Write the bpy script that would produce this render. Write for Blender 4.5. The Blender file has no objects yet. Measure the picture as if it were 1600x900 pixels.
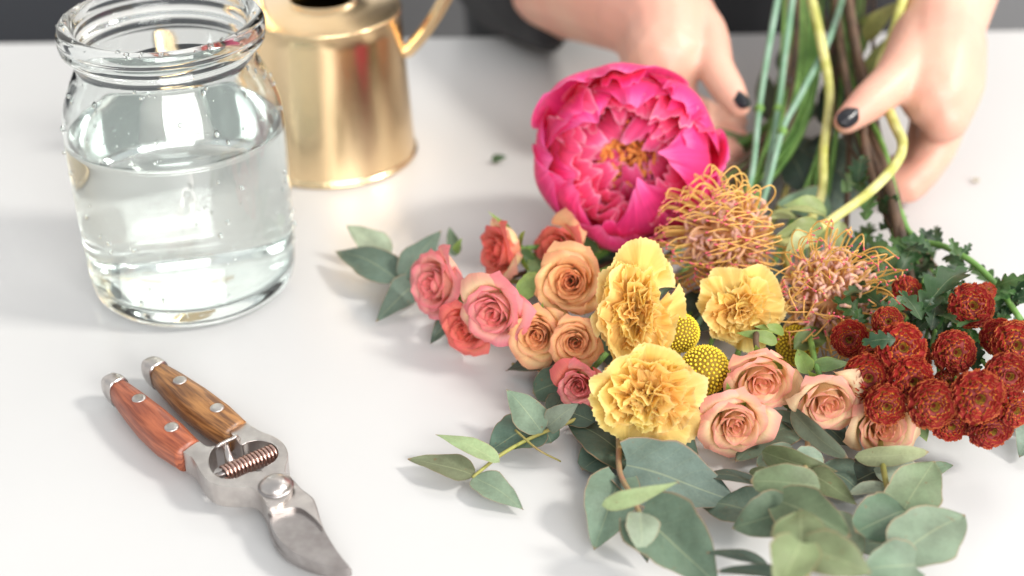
import bpy, bmesh, math, random
import numpy as np
from mathutils import Vector, Matrix

# ------------------------------------------------------------------ camera, light, exposure
S = bpy.context.scene
COL = S.collection
FPX = 2222.0                      # focal length in photo pixels (1600 wide)
PITCH = math.radians(32.0)
DIST = 0.78
CAM = Vector((0, -DIST*math.cos(PITCH), DIST*math.sin(PITCH)))
FWD = Vector((0, math.cos(PITCH), -math.sin(PITCH)))
UPV = Vector((0, math.sin(PITCH), math.cos(PITCH)))
cd = bpy.data.cameras.new('camera'); cam = bpy.data.objects.new('camera', cd); COL.objects.link(cam)
cam.location = CAM; cam.rotation_euler = (math.radians(90)-PITCH, 0, 0)
cd.sensor_width = 36; cd.lens = 36*FPX/1600; cd.clip_start = 0.01; cd.clip_end = 50
cd.dof.use_dof = True; cd.dof.focus_distance = 0.655; cd.dof.aperture_fstop = 4.5
S.camera = cam
w = bpy.data.worlds.new('World'); S.world = w; w.use_nodes = True
bg = w.node_tree.nodes['Background']; bg.inputs[0].default_value = (0.97, 0.985, 1.0, 1); bg.inputs[1].default_value = 0.68

def area(name, loc, target, sx, sy, power, col):
    l = bpy.data.lights.new(name, 'AREA'); l.shape = 'RECTANGLE'; l.size = sx; l.size_y = sy
    l.energy = power; l.color = col
    o = bpy.data.objects.new(name, l); COL.objects.link(o); o.location = loc
    o.rotation_euler = (Vector(target)-Vector(loc)).to_track_quat('-Z', 'Y').to_euler()
    return o
area('window_key_light', (3.6, -0.65, 3.5), (0.05, 0.1, 0), 0.75, 0.75, 190, (1, 0.955, 0.89))
area('back_fill_light', (1.3, 2.3, 2.4), (0, 0.3, 0), 1.8, 1.4, 40, (1, 0.98, 0.95))  # soft fill added from behind right, for glow and a brighter far table
area('front_fill_light', (1.6, -4.0, 2.1), (0.05, 0.1, 0), 3.4, 2.0, 275, (1, 0.985, 0.965))  # added fill, not a window: brightens the flower faces turned to the camera
S.view_settings.view_transform = 'Standard'; S.view_settings.look = 'None'
S.view_settings.exposure = 0.0; S.view_settings.gamma = 1
S.render.engine = 'CYCLES'
cy = S.cycles; cy.use_denoising = True
try: cy.denoiser = 'OPENIMAGEDENOISE'
except Exception: pass
cy.max_bounces = 36; cy.transmission_bounces = 36; cy.diffuse_bounces = 4; cy.glossy_bounces = 5; cy.transparent_max_bounces = 12
cy.caustics_refractive = True; cy.caustics_reflective = True; cy.blur_glossy = 0.4
cy.sample_clamp_indirect = 25.0

# ------------------------------------------------------------------ helpers
def ray(px, py):
    return (FWD*FPX + Vector((1, 0, 0))*(px-800) - UPV*(py-450)).normalized()
def at(px, py, z=0.0):            # point of the place at height z
    d = ray(px, py); return CAM + d*((z-CAM.z)/d.z)
def aty(px, py, y):
    d = ray(px, py); return CAM + d*((y-CAM.y)/d.y)
def ppm(p):                       # photo pixels per metre at a point
    return FPX/((Vector(p)-CAM).dot(FWD))
def lin(r, g, b, k=1.0):
    f = lambda c: (c/12.92 if c <= .04045 else ((c+.055)/1.055)**2.4)
    return tuple(min(1, k*f(c/255)) for c in (r, g, b)) + (1,)

MW = {}
def tag(o, label=None, cat=None, group=None, kind=None):
    if label: o['label'] = label
    if cat: o['category'] = cat
    if group: o['group'] = group
    if kind: o['kind'] = kind
    return o
def thing(name, label, cat, loc=(0, 0, 0), rot=None, group=None):
    o = bpy.data.objects.new(name, None); COL.objects.link(o)
    m = Matrix.Translation(Vector(loc))
    if rot is not None: m = m @ rot.to_4x4()
    o.matrix_world = m; o.empty_display_size = 0.01
    MW[o.name] = m
    return tag(o, label, cat, group)
def add(name, V, F, mat, parent=None, uv=None, world=True, smooth=True, color=None):
    V = np.asarray(V, dtype=float).reshape(-1, 3)
    if parent is not None and world:
        mi = np.array(MW[parent.name].inverted()); V = V @ mi[:3, :3].T + mi[:3, 3]
    me = bpy.data.meshes.new(name)
    me.from_pydata(V.tolist(), [], F if isinstance(F, list) else F.tolist())
    if uv is not None:
        uv = np.asarray(uv, dtype=float)
        li = np.empty(len(me.loops), dtype=np.int32); me.loops.foreach_get('vertex_index', li)
        l = me.uv_layers.new(name='UVMap'); l.data.foreach_set('uv', uv[li].ravel())
    if smooth: me.polygons.foreach_set('use_smooth', [True]*len(me.polygons))
    me.materials.append(mat)
    return link(name, me, parent, color)
def link(name, me, parent=None, color=None):
    o = bpy.data.objects.new(name, me); COL.objects.link(o)
    if parent is not None:
        o.parent = parent
        MW[o.name] = MW[parent.name]
    else: MW[o.name] = Matrix.Identity(4)
    if color is not None: o.color = color
    return o
def grid_faces(n, m, wrap=False):
    i, j = np.meshgrid(np.arange(n-1), np.arange(m if wrap else m-1), indexing='ij')
    j2 = (j+1) % m
    return np.stack([i*m+j, i*m+j2, (i+1)*m+j2, (i+1)*m+j], -1).reshape(-1, 4)
def catmull(P, n=6):
    P = [Vector(p) for p in P]
    if len(P) < 3: return [P[0].lerp(P[-1], k/n) for k in range(n+1)]
    Q = [P[0]*2-P[1]] + P + [P[-1]*2-P[-2]]; out = []
    for i in range(1, len(Q)-2):
        a, b, c, d = Q[i-1:i+3]
        for k in range(n):
            t = k/n
            out.append(0.5*((2*b)+(c-a)*t+(2*a-5*b+4*c-d)*t*t+(3*b-a-3*c+d)*t**3))
    out.append(P[-1]); return out
def tube_geo(P, R, n=8, sub=6, caps=True, raw=False):
    Q = [Vector(p) for p in P] if raw else catmull(P, sub)
    m = len(Q)
    if not hasattr(R, '__len__'): R = [R, R]
    rr = np.interp(np.linspace(0, 1, m), np.linspace(0, 1, len(R)), R)
    T = [(Q[min(i+1, m-1)]-Q[max(i-1, 0)]).normalized() for i in range(m)]
    a = T[0].orthogonal().normalized(); V = []; UV = []
    for i in range(m):
        a = (a - T[i]*a.dot(T[i])).normalized(); b = T[i].cross(a)
        for k in range(n):
            th = 2*math.pi*k/n
            V.append(Q[i] + (a*math.cos(th)+b*math.sin(th))*rr[i]); UV.append((k/n, i/(m-1)))
    F = grid_faces(m, n, True).tolist()
    if caps:
        F.append(list(range(n))[::-1]); F.append([(m-1)*n+k for k in range(n)])
    return V, F, UV
def tube(name, P, R, mat, parent=None, n=8, sub=6, **k):
    V, F, UV = tube_geo(P, R, n, sub)
    return add(name, V, F, mat, parent, UV, **k)
def lathe_geo(prof, n=64, c=(0, 0, 0)):
    V = [(c[0]+r*math.cos(2*math.pi*k/n), c[1]+r*math.sin(2*math.pi*k/n), c[2]+z) for r, z in prof for k in range(n)]
    return V, grid_faces(len(prof), n, True)
def smooth_prof(P, n=5):
    return [(max(p.x, 0.00005), p.y) for p in catmull([Vector((r, z, 0)) for r, z in P], n)]
class Join:
    def __init__(s): s.V = []; s.F = []; s.U = []; s.n = 0
    def add(s, V, F, U=None):
        V = np.asarray(V, float).reshape(-1, 3); 
        if isinstance(F, list): s.F += [[i+s.n for i in f] for f in F]
        else: s.F += (F+s.n).tolist()
        s.V.append(V); s.U.append(np.zeros((len(V), 2)) if U is None else np.asarray(U, float)); s.n += len(V)
    def build(s, name, mat, parent=None, **k):
        return add(name, np.concatenate(s.V), s.F, mat, parent, np.concatenate(s.U), **k)
def axes(ax, spin=0.0):            # rotation with local z along ax
    z = Vector(ax).normalized(); x = Vector((0, 0, 1)).cross(z)
    x = x.normalized() if x.length > 1e-4 else Vector((1, 0, 0)); y = z.cross(x)
    m = Matrix((x, y, z)).transposed()
    return m @ Matrix.Rotation(spin, 3, 'Z')

# ------------------------------------------------------------------ materials
def new_mat(name):
    m = bpy.data.materials.new(name); m.use_nodes = True
    nt = m.node_tree; nt.nodes.clear()
    out = nt.nodes.new('ShaderNodeOutputMaterial')
    return m, nt, out
def node(nt, t, **kw):
    n = nt.nodes.new(t)
    for k, v in kw.items():
        if k.startswith('_'): setattr(n, k[1:], v)
        else: n.inputs[k.replace('__', ' ')].default_value = v
    return n
def principled(name, col, rough=0.5, metal=0.0, noise=None, bump=None, **kw):
    m, nt, out = new_mat(name); b = node(nt, 'ShaderNodeBsdfPrincipled')
    b.inputs['Base Color'].default_value = col; b.inputs['Roughness'].default_value = rough; b.inputs['Metallic'].default_value = metal
    for k, v in kw.items(): b.inputs[k.replace('__', ' ')].default_value = v
    tc = node(nt, 'ShaderNodeTexCoord')
    if noise:
        sc, c2, stretch = noise
        mp = node(nt, 'ShaderNodeMapping'); mp.inputs['Scale'].default_value = stretch
        nt.links.new(tc.outputs['Object'], mp.inputs[0])
        nz = node(nt, 'ShaderNodeTexNoise', Scale=sc, Detail=5.0); nt.links.new(mp.outputs[0], nz.inputs[0])
        cr = node(nt, 'ShaderNodeValToRGB'); cr.color_ramp.elements[0].position = .35; cr.color_ramp.elements[1].position = .65
        cr.color_ramp.elements[0].color = col; cr.color_ramp.elements[1].color = c2
        nt.links.new(nz.outputs[0], cr.inputs[0]); nt.links.new(cr.outputs[0], b.inputs['Base Color'])
    if bump:
        nb = node(nt, 'ShaderNodeTexNoise', Scale=bump[0], Detail=4.0); nt.links.new(tc.outputs['Object'], nb.inputs[0])
        bp = node(nt, 'ShaderNodeBump', Strength=bump[1], Distance=bump[2]); nt.links.new(nb.outputs[0], bp.inputs['Height'])
        nt.links.new(bp.outputs[0], b.inputs['Normal'])
    nt.links.new(b.outputs[0], out.inputs[0]); return m
def petal_mat(name, ramp, edge=None, edge_w=0.12, trans=0.38, rough=0.55, veins=0.12, bumpd=0.0004, sheen=0.1):
    """ramp: colours from petal claw to tip along v; edge: pigment at the rim."""
    m, nt, out = new_mat(name); L = nt.links.new
    uv = node(nt, 'ShaderNodeUVMap'); sp = node(nt, 'ShaderNodeSeparateXYZ'); L(uv.outputs[0], sp.inputs[0])
    cr = node(nt, 'ShaderNodeValToRGB'); el = cr.color_ramp.elements
    while len(el) < len(ramp): el.new(0.5)
    for e, (p, c) in zip(el, ramp): e.position = p; e.color = c
    L(sp.outputs[1], cr.inputs[0]); colour = cr.outputs[0]
    mp = node(nt, 'ShaderNodeMapping'); mp.inputs['Scale'].default_value = (16, 1.5, 1); L(uv.outputs[0], mp.inputs[0])
    oi = node(nt, 'ShaderNodeObjectInfo'); 
    ad = node(nt, 'ShaderNodeVectorMath', _operation='ADD'); L(mp.outputs[0], ad.inputs[0])
    cmb = node(nt, 'ShaderNodeCombineXYZ'); mu = node(nt, 'ShaderNodeMath', _operation='MULTIPLY'); mu.inputs[1].default_value = 40
    L(oi.outputs['Random'], mu.inputs[0]); L(mu.outputs[0], cmb.inputs[2]); L(cmb.outputs[0], ad.inputs[1])
    nz = node(nt, 'ShaderNodeTexNoise', Scale=1.6, Detail=5.0, Roughness=0.6); L(ad.outputs[0], nz.inputs[0])
    if edge:
        # rim distance from |u| and v
        ab = node(nt, 'ShaderNodeMath', _operation='SUBTRACT'); ab.inputs[1].default_value = .5; L(sp.outputs[0], ab.inputs[0])
        a2 = node(nt, 'ShaderNodeMath', _operation='ABSOLUTE'); L(ab.outputs[0], a2.inputs[0])
        a3 = node(nt, 'ShaderNodeMath', _operation='MULTIPLY'); a3.inputs[1].default_value = 2; L(a2.outputs[0], a3.inputs[0])
        mx = node(nt, 'ShaderNodeMath', _operation='MAXIMUM'); L(a3.outputs[0], mx.inputs[0]); L(sp.outputs[1], mx.inputs[1])
        an = node(nt, 'ShaderNodeMath', _operation='MULTIPLY_ADD'); an.inputs[1].default_value = .14; an.inputs[2].default_value = -.07
        L(nz.outputs[0], an.inputs[0])
        aa = node(nt, 'ShaderNodeMath', _operation='ADD'); L(mx.outputs[0], aa.inputs[0]); L(an.outputs[0], aa.inputs[1])
        mr = node(nt, 'ShaderNodeMapRange', _interpolation_type='SMOOTHSTEP'); mr.inputs['From Min'].default_value = 1-edge_w*2; mr.inputs['From Max'].default_value = 1.0
        L(aa.outputs[0], mr.inputs[0])
        mi = node(nt, 'ShaderNodeMix', _data_type='RGBA'); L(mr.outputs[0], mi.inputs[0]); L(colour, mi.inputs[6]); mi.inputs[7].default_value = edge
        colour = mi.outputs[2]
    hs = node(nt, 'ShaderNodeHueSaturation')
    v1 = node(nt, 'ShaderNodeMapRange'); v1.inputs['From Min'].default_value = .3; v1.inputs['From Max'].default_value = .7
    v1.inputs['To Min'].default_value = 1-veins; v1.inputs['To Max'].default_value = 1+veins*.6; L(nz.outputs[0], v1.inputs[0]); L(v1.outputs[0], hs.inputs['Value'])
    L(colour, hs.inputs['Color']); colour = hs.outputs[0]
    mt = node(nt, 'ShaderNodeMix', _data_type='RGBA', _blend_type='MULTIPLY'); mt.inputs[0].default_value = 1
    L(colour, mt.inputs[6]); L(oi.outputs['Color'], mt.inputs[7]); colour = mt.outputs[2]
    b = node(nt, 'ShaderNodeBsdfPrincipled', Roughness=rough); b.inputs['Specular IOR Level'].default_value = .3
    b.inputs['Sheen Weight'].default_value = sheen; b.inputs['Sheen Roughness'].default_value = .4
    bp = node(nt, 'ShaderNodeBump', Strength=.6, Distance=bumpd); L(nz.outputs[0], bp.inputs['Height']); L(bp.outputs[0], b.inputs['Normal'])
    t = node(nt, 'ShaderNodeBsdfTranslucent'); L(colour, b.inputs['Base Color']); L(colour, t.inputs[0])
    ms = node(nt, 'ShaderNodeMixShader'); ms.inputs[0].default_value = trans
    L(b.outputs[0], ms.inputs[1]); L(t.outputs[0], ms.inputs[2]); L(ms.outputs[0], out.inputs[0]); return m
def leaf_mat(name, rim, rim_w=.05, trans=.12, rough=.5, vein=0.25, mott=.34):
    """object colour is the blade; a paler midrib and side veins; a tinted rim."""
    m, nt, out = new_mat(name); L = nt.links.new
    def M(op, a, bv=None, c=None):
        n = node(nt, 'ShaderNodeMath', _operation=op)
        for i, x in enumerate((a, bv, c)):
            if x is None: continue
            if isinstance(x, (int, float)): n.inputs[i].default_value = x
            else: L(x, n.inputs[i])
        return n.outputs[0]
    uv = node(nt, 'ShaderNodeUVMap'); sp = node(nt, 'ShaderNodeSeparateXYZ'); L(uv.outputs[0], sp.inputs[0])
    u = M('MULTIPLY', M('ABSOLUTE', M('SUBTRACT', sp.outputs[0], .5)), 2.0); v = sp.outputs[1]
    oi = node(nt, 'ShaderNodeObjectInfo'); tc = node(nt, 'ShaderNodeTexCoord')
    nz = node(nt, 'ShaderNodeTexNoise', Scale=90.0, Detail=6.0, Roughness=.65); L(tc.outputs['Object'], nz.inputs[0])
    nz2 = node(nt, 'ShaderNodeTexNoise', Scale=900.0, Detail=3.0); L(tc.outputs['Object'], nz2.inputs[0])
    hs = node(nt, 'ShaderNodeHueSaturation'); L(oi.outputs['Color'], hs.inputs['Color'])
    vv = M('ADD', M('MULTIPLY', M('SUBTRACT', nz.outputs[0], .5), mott*3), M('MULTIPLY', M('SUBTRACT', nz2.outputs[0], .5), mott))
    L(M('ADD', vv, 1.0), hs.inputs['Value']); L(M('ADD', M('MULTIPLY', M('SUBTRACT', nz.outputs[0], .5), .06), .5), hs.inputs['Hue'])
    mid = node(nt, 'ShaderNodeMapRange', _interpolation_type='SMOOTHSTEP'); mid.inputs['From Min'].default_value = .045; mid.inputs['From Max'].default_value = .0
    L(u, mid.inputs[0])
    sv = M('SINE', M('MULTIPLY', M('SUBTRACT', v, M('MULTIPLY', u, .35)), 46.0))
    side = node(nt, 'ShaderNodeMapRange', _interpolation_type='SMOOTHSTEP'); side.inputs['From Min'].default_value = .9; side.inputs['From Max'].default_value = 1.0; side.inputs['To Max'].default_value = .12; L(sv, side.inputs[0])
    f = M('MULTIPLY', M('MAXIMUM', mid.outputs[0], side.outputs[0]), vein)
    m1 = node(nt, 'ShaderNodeMix', _data_type='RGBA'); L(f, m1.inputs[0]); L(hs.outputs[0], m1.inputs[6]); m1.inputs[7].default_value = lin(190, 196, 150)
    sn = node(nt, 'ShaderNodeTexNoise', Scale=340.0, Detail=2.0); L(tc.outputs['Object'], sn.inputs[0])
    sm = node(nt, 'ShaderNodeMapRange', _interpolation_type='SMOOTHSTEP'); sm.inputs['From Min'].default_value = .70; sm.inputs['From Max'].default_value = .76; sm.inputs['To Max'].default_value = .55; L(sn.outputs[0], sm.inputs[0])
    m0 = node(nt, 'ShaderNodeMix', _data_type='RGBA'); L(sm.outputs[0], m0.inputs[0]); L(m1.outputs[2], m0.inputs[6]); m0.inputs[7].default_value = lin(120, 92, 62); m1 = m0
    e = node(nt, 'ShaderNodeMapRange', _interpolation_type='SMOOTHSTEP'); e.inputs['From Min'].default_value = 1-rim_w*1.6; e.inputs['From Max'].default_value = 1.0
    L(M('MAXIMUM', u, M('MULTIPLY_ADD', v, 1.0, 0.0)), e.inputs[0])
    m2 = node(nt, 'ShaderNodeMix', _data_type='RGBA'); L(M('MULTIPLY', e.outputs[0], .75), m2.inputs[0]); L(m1.outputs[2], m2.inputs[6]); m2.inputs[7].default_value = rim
    b = node(nt, 'ShaderNodeBsdfPrincipled', Roughness=rough); b.inputs['Specular IOR Level'].default_value = .4
    L(m2.outputs[2], b.inputs['Base Color']); bp = node(nt, 'ShaderNodeBump', Strength=.35, Distance=.0006)
    L(M('ADD', nz.outputs[0], M('MULTIPLY', f, -.6)), bp.inputs['Height']); L(bp.outputs[0], b.inputs['Normal'])
    t = node(nt, 'ShaderNodeBsdfTranslucent'); L(m2.outputs[2], t.inputs[0])
    ms = node(nt, 'ShaderNodeMixShader'); ms.inputs[0].default_value = trans
    L(b.outputs[0], ms.inputs[1]); L(t.outputs[0], ms.inputs[2]); L(ms.outputs[0], out.inputs[0]); return m
def glass_mat(name, ior, col):
    m, nt, out = new_mat(name)
    g = node(nt, 'ShaderNodeBsdfGlass', IOR=ior, Roughness=0.0); g.inputs[0].default_value = col
    nt.links.new(g.outputs[0], out.inputs[0]); return m

M_table = principled('white_laminate', (.555, .556, .555, 1), .38, noise=(5, (.578, .577, .572, 1), (1, 1, 1)), bump=(60, .12, .0008), Coat__Weight=.15, Coat__Roughness=.25)
M_wall = principled('grey_plaster', (.20, .20, .205, 1), .9, bump=(40, .3, .003))
M_white = principled('white_plaster', (.80, .79, .77, 1), .9, bump=(40, .3, .003))
M_char = principled('charcoal_paint', (.035, .038, .045, 1), .6, bump=(40, .2, .002))
M_floor = principled('pale_concrete', (.42, .41, .40, 1), .8, noise=(3, (.48, .47, .46, 1), (1, 1, 1)))
M_gold = principled('brushed_gold', (.90, .70, .44, 1), .24, 1.0, noise=(18, (.80, .58, .33, 1), (1, 1, .15)), bump=(55, .10, .001))
M_gold_in = principled('dark_brass_inside', (.10, .065, .02, 1), .5, 1.0)
M_glass = glass_mat('clear_glass', 1.5, (.985, .995, .99, 1)); M_water = glass_mat('clear_water', 1.333, (.985, .995, .992, 1))
M_steel = principled('worn_steel', (.62, .58, .55, 1), .30, 1.0, noise=(160, (.50, .46, .44, 1), (1, 1, 1)), bump=(500, .12, .0004))
M_blade = principled('dull_blade_steel', (.46, .43, .42, 1), .36, 1.0, noise=(120, (.34, .31, .30, 1), (1, 1, 1)), bump=(400, .15, .0003))
M_copper = principled('copper_wire', (.62, .42, .36, 1), .28, 1.0)
def wood(name, a, b):
    return principled(name, a, .42, noise=(60, b, (1, 1, 1)), bump=(200, .15, .0004), Coat__Weight=.15, Coat__Roughness=.3)
M_skin = principled('skin', (.72, .425, .315, 1), .46, noise=(22, (.70, .35, .265, 1), (1, 1, 1)), bump=(420, .18, .0006), Subsurface__Weight=.25, Subsurface__Scale=.012, Subsurface__Radius=(1, .35, .2))
M_nail = principled('black_nail_polish', (.010, .010, .014, 1), .28)
M_cloth = principled('black_knit', (.011, .011, .013, 1), .9, bump=(500, .5, .002), Sheen__Weight=.08)
def stemmat(n, a, b, r=.5): return principled(n, a, r, noise=(70, b, (1, 1, 1)), bump=(300, .3, .0006))
M_st_green = stemmat('fresh_green_stem', lin(120, 160, 80), lin(90, 130, 60))
M_st_blue = stemmat('pale_blue_green_stem', lin(140, 170, 150), lin(110, 150, 120))
M_st_yel = stemmat('yellow_green_stem', lin(214, 210, 140), lin(172, 172, 84))
M_st_brown = stemmat('brown_woody_stem', lin(110, 85, 65), lin(75, 60, 50), .7)
M_st_red = stemmat('reddish_twig', lin(165, 115, 95), lin(150, 140, 95))
M_st_olive = stemmat('olive_twig', lin(150, 150, 75), lin(135, 115, 70))
M_sepal = leaf_mat('sepal_green', lin(150, 170, 80), .1, .2, .5, .1)
M_euc = leaf_mat('eucalyptus_leaf', lin(160, 126, 96), .04, .10, .55, .26)
M_mumleaf = leaf_mat('chrysanthemum_leaf', lin(60, 100, 50), .05, .12, .42, .25)
M_pinleaf = leaf_mat('pincushion_leaf', lin(170, 170, 90), .06, .15, .45, .35)
def pl(r, g, b, k=.10):            # petal pigment, lightened: thin petals scatter a lot of light
    c = lin(r, g, b); return tuple(x+(1-x)*k for x in c[:3])+(1,)
M_rose_pink = petal_mat('pink_rose_petal', [(0, pl(255, 226, 175)), (.45, pl(254, 204, 178)), (1, pl(252, 172, 166))], pl(246, 128, 138), .10)
M_rose_coral = petal_mat('coral_rose_petal', [(0, pl(250, 185, 130)), (.5, pl(248, 150, 112)), (1, pl(242, 116, 94))], pl(238, 100, 90, .08), .10)
M_rose_peach = petal_mat('peach_rose_petal', [(0, pl(255, 226, 140)), (.5, pl(255, 213, 138)), (1, pl(255, 207, 140))], pl(250, 176, 120), .06)
M_rose_blush = petal_mat('blush_rose_petal', [(0, pl(255, 236, 160)), (.5, pl(255, 230, 172)), (1, pl(255, 220, 172))], pl(246, 166, 144), .09)
M_rose_green = petal_mat('guard_rose_petal', [(0, pl(200, 205, 120)), (.5, pl(244, 225, 165)), (1, pl(250, 220, 175))], pl(225, 175, 125, .15), .06)
M_carn = petal_mat('yellow_carnation_petal', [(0, pl(236, 206, 90)), (.5, pl(254, 214, 100)), (1, pl(255, 226, 124))], pl(255, 233, 145), .05, trans=.42, veins=.08)
M_peony = petal_mat('magenta_peony_petal', [(0, pl(252, 90, 145, .03)), (.4, pl(252, 34, 128, .02)), (1, pl(255, 62, 155, .03))], pl(255, 104, 178, .05), .05, trans=.4, veins=.14, sheen=.18)
M_peony_in = petal_mat('rose_pink_peony_petal', [(0, pl(244, 30, 85, .01)), (.5, pl(255, 62, 130, .02)), (1, pl(255, 96, 158, .05))], pl(255, 150, 190, .10), .06, trans=.4, veins=.16, sheen=.25)
M_stamen = petal_mat('orange_stamen', [(0, pl(200, 70, 40, 0)), (.5, pl(230, 125, 25, .05)), (1, pl(245, 165, 40, .08))], None, trans=.15)
M_mum = petal_mat('russet_chrysanthemum_floret', [(0, lin(222, 160, 36)), (.26, lin(172, 46, 32)), (.80, lin(150, 26, 32)), (1, lin(240, 160, 84))], lin(186, 62, 50), .05, trans=.2, veins=.2)
M_mumcore = principled('russet_chrysanthemum_core', lin(120, 26, 24), .7)
M_mum_c = principled('chrysanthemum_eye', lin(150, 112, 22), .7, noise=(900, lin(84, 60, 14), (1, 1, 1)))
M_bill = principled('yellow_globe_floret', lin(246, 224, 70), .6, noise=(300, lin(232, 198, 45), (1, 1, 1)))
M_bill_c = principled('ochre_globe_core', lin(130, 105, 20), .8)
M_style = petal_mat('orange_pincushion_style', [(0, pl(255, 200, 90)), (.55, pl(255, 222, 110)), (.93, pl(255, 196, 90)), (.97, pl(236, 80, 110, .1))], None, trans=.35, rough=.35)
M_peri = petal_mat('salmon_perianth', [(0, pl(252, 190, 110)), (.6, pl(255, 212, 165)), (1, pl(244, 196, 190))], None, trans=.4, rough=.3)

# ------------------------------------------------------------------ setting: floor, wall, table
def boxgeo(x0, x1, y0, y1, z0, z1):
    V = [(x, y, z) for z in (z0, z1) for x, y in ((x0, y0), (x1, y0), (x1, y1), (x0, y1))]
    return V, [[3, 2, 1, 0], [4, 5, 6, 7], [0, 1, 5, 4], [1, 2, 6, 5], [2, 3, 7, 6], [3, 0, 4, 7]]
def bevel(o, w, seg=3):
    b = o.modifiers.new('bevel', 'BEVEL'); b.width = w; b.segments = seg; b.limit_method = 'ANGLE'; b.angle_limit = math.radians(40)
    return o
V, F = boxgeo(-3, 3, -2.5, 2.0, -.80, -.75); tag(add('floor', V, F, M_floor, smooth=False), kind='structure')
V, F = boxgeo(-3, 3, 1.6, 1.7, -.12, 1.9); tag(add('wall', V, F, M_white, smooth=False), kind='structure')  # unseen upper wall, made white for bright reflections in the glass
V, F = boxgeo(-3, 3, 1.59, 1.7, -.75, -.121); tag(add('wall_dado', V, F, M_wall, smooth=False), kind='structure')
cab = thing('cabinet', 'dark charcoal low cabinet standing behind the white table', 'cabinet', (-.95, 1.35, -.75))
V, F = boxgeo(-1.9, -.27, 1.15, 1.55, -.70, -.14); bevel(add('carcass', V, F, M_char, cab, smooth=False), .004)
for x in (-1.46, -.66):
    V, F = boxgeo(x-.38, x+.38, 1.13, 1.148, -.69, -.15); d = bevel(add('door', V, F, M_char, cab, smooth=False), .003)
for x in (-1.8, -.35):
    V, F = boxgeo(x-.03, x+.03, 1.2, 1.5, -.75, -.702); add('foot', V, F, M_char, cab, smooth=False)
A = at(0, 66); B = at(1600, 46)
ed = (B-A).normalized(); back = Vector((-ed.y, ed.x, 0)); mid = (A+B)/2
table = thing('table', 'smooth white table carrying the jar, shears and cut flowers', 'table', mid-back*.45-Vector((0, 0, .75)), Matrix((ed, back, Vector((0, 0, 1)))).transposed())
V, F = boxgeo(-.95, .95, -.45, .45, .722, .75); bevel(add('table_top', V, F, M_table, table, world=False, smooth=False), .003)
for sx in (-1, 1):
    for sy in (-1, 1):
        V, F = boxgeo(sx*.88-.025, sx*.88+.025, sy*.39-.025, sy*.39+.025, 0, .721); add('leg', V, F, M_table, table, world=False, smooth=False)

# ------------------------------------------------------------------ glass jar with water
jc = at(307, 437); jc.z = 0
jar = thing('glass_jar', 'clear round glass jar with thick rolled rim, partly filled with water', 'jar', jc)
outer = smooth_prof([(.0002, .0012), (.040, .0010), (.049, .0012), (.0535, .0045), (.0552, .012), (.0560, .030), (.0565, .060), (.0563, .084), (.0553, .095), (.0520, .1055), (.0472, .1150), (.0448, .1210), (.0447, .1235)], 6)
rim = smooth_prof([(.0447, .1250), (.0462, .1262), (.0490, .1275), (.0508, .1298), (.0512, .1322), (.0509, .1340), (.0514, .1360), (.0502, .1392), (.0478, .1404), (.0452, .1402), (.0434, .1388), (.0424, .1355), (.0422, .1290)], 5)
inner = smooth_prof([(.0423, .1215), (.0448, .1145), (.0498, .1045), (.0533, .0945), (.0544, .083), (.0546, .060), (.0541, .030), (.0532, .017), (.0498, .0115), (.040, .0098), (.0002, .0092)], 6)
KZ = 1.092
outer, rim, inner = ([(r, z*KZ) for r, z in P] for P in (outer, rim, inner))
outer = list(outer); rim = list(rim); inner = list(inner)
V, F = lathe_geo(outer+rim[1:]+inner, 96, jc); add('vessel', V, F, M_glass, jar)
wz = .0950
wp = [p for p in smooth_prof([(.0002, .0097), (.040, .0104), (.0499, .0122), (.0534, .0182), (.0543, .0325), (.0548, .065), (.0546, .0895), (.0542, wz-.001)], 6)] + [(.0538, wz+.0006), (.0530, wz), (.045, wz-.0003), (.02, wz-.0003), (.0002, wz-.0003)]
V, F = lathe_geo(wp, 96, jc); wt = thing('water', 'still clear water filling the lower part of the glass jar', 'water', jc)
add('water_body', V, F, M_water, wt)
rng = random.Random(4)
J = Join()
bm = bmesh.new(); bmesh.ops.create_icosphere(bm, subdivisions=2, radius=1.0); SPH_V = np.array([v.co[:] for v in bm.verts]); SPH_F = np.array([[v.index for v in f.verts] for f in bm.faces]); bm.free()
bm = bmesh.new(); bmesh.ops.create_icosphere(bm, subdivisions=1, radius=1.0); SP1_V = np.array([v.co[:] for v in bm.verts]); SP1_F = np.array([[v.index for v in f.verts] for f in bm.faces]); bm.free()
zs = np.array([p[1] for p in outer]); rs = np.array([p[0] for p in outer])
for k in range(120):
    th = rng.uniform(-2.7, .2) if k < 90 else rng.uniform(0, 6.28)
    if rng.random() < .6: z = rng.uniform(.10, .134)
    elif rng.random() < .7: z = rng.uniform(.03, .09)
    else: z = rng.uniform(.010, .03)
    r = float(np.interp(z, zs, rs)); s = rng.choice([.0005, .0006, .0008, .0010, .0014])
    ez = rng.uniform(.8, 1.9)
    J.add(SP1_V*np.array([s, s, s*ez])+np.array([jc.x+(r+s*.15)*math.cos(th), jc.y+(r+s*.15)*math.sin(th), z]), SP1_F)
for k in range(46):
    th = rng.uniform(2.1, 3.4) if k < 24 else rng.uniform(-2.4, 0.3); r = rng.uniform(.0450, .0500); s = rng.choice([.0006, .0009, .0012, .0016])
    J.add(SP1_V*np.array([s, s*1.3, s*.7])+np.array([jc.x+r*math.cos(th), jc.y+r*math.sin(th), .1403*KZ-(abs(r-.047)/.006)**2*.0035]), SP1_F)
tag(J.build('water_droplets', M_water), 'small clear droplets clinging to the outside of the glass jar', 'droplets', kind='stuff')

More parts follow.
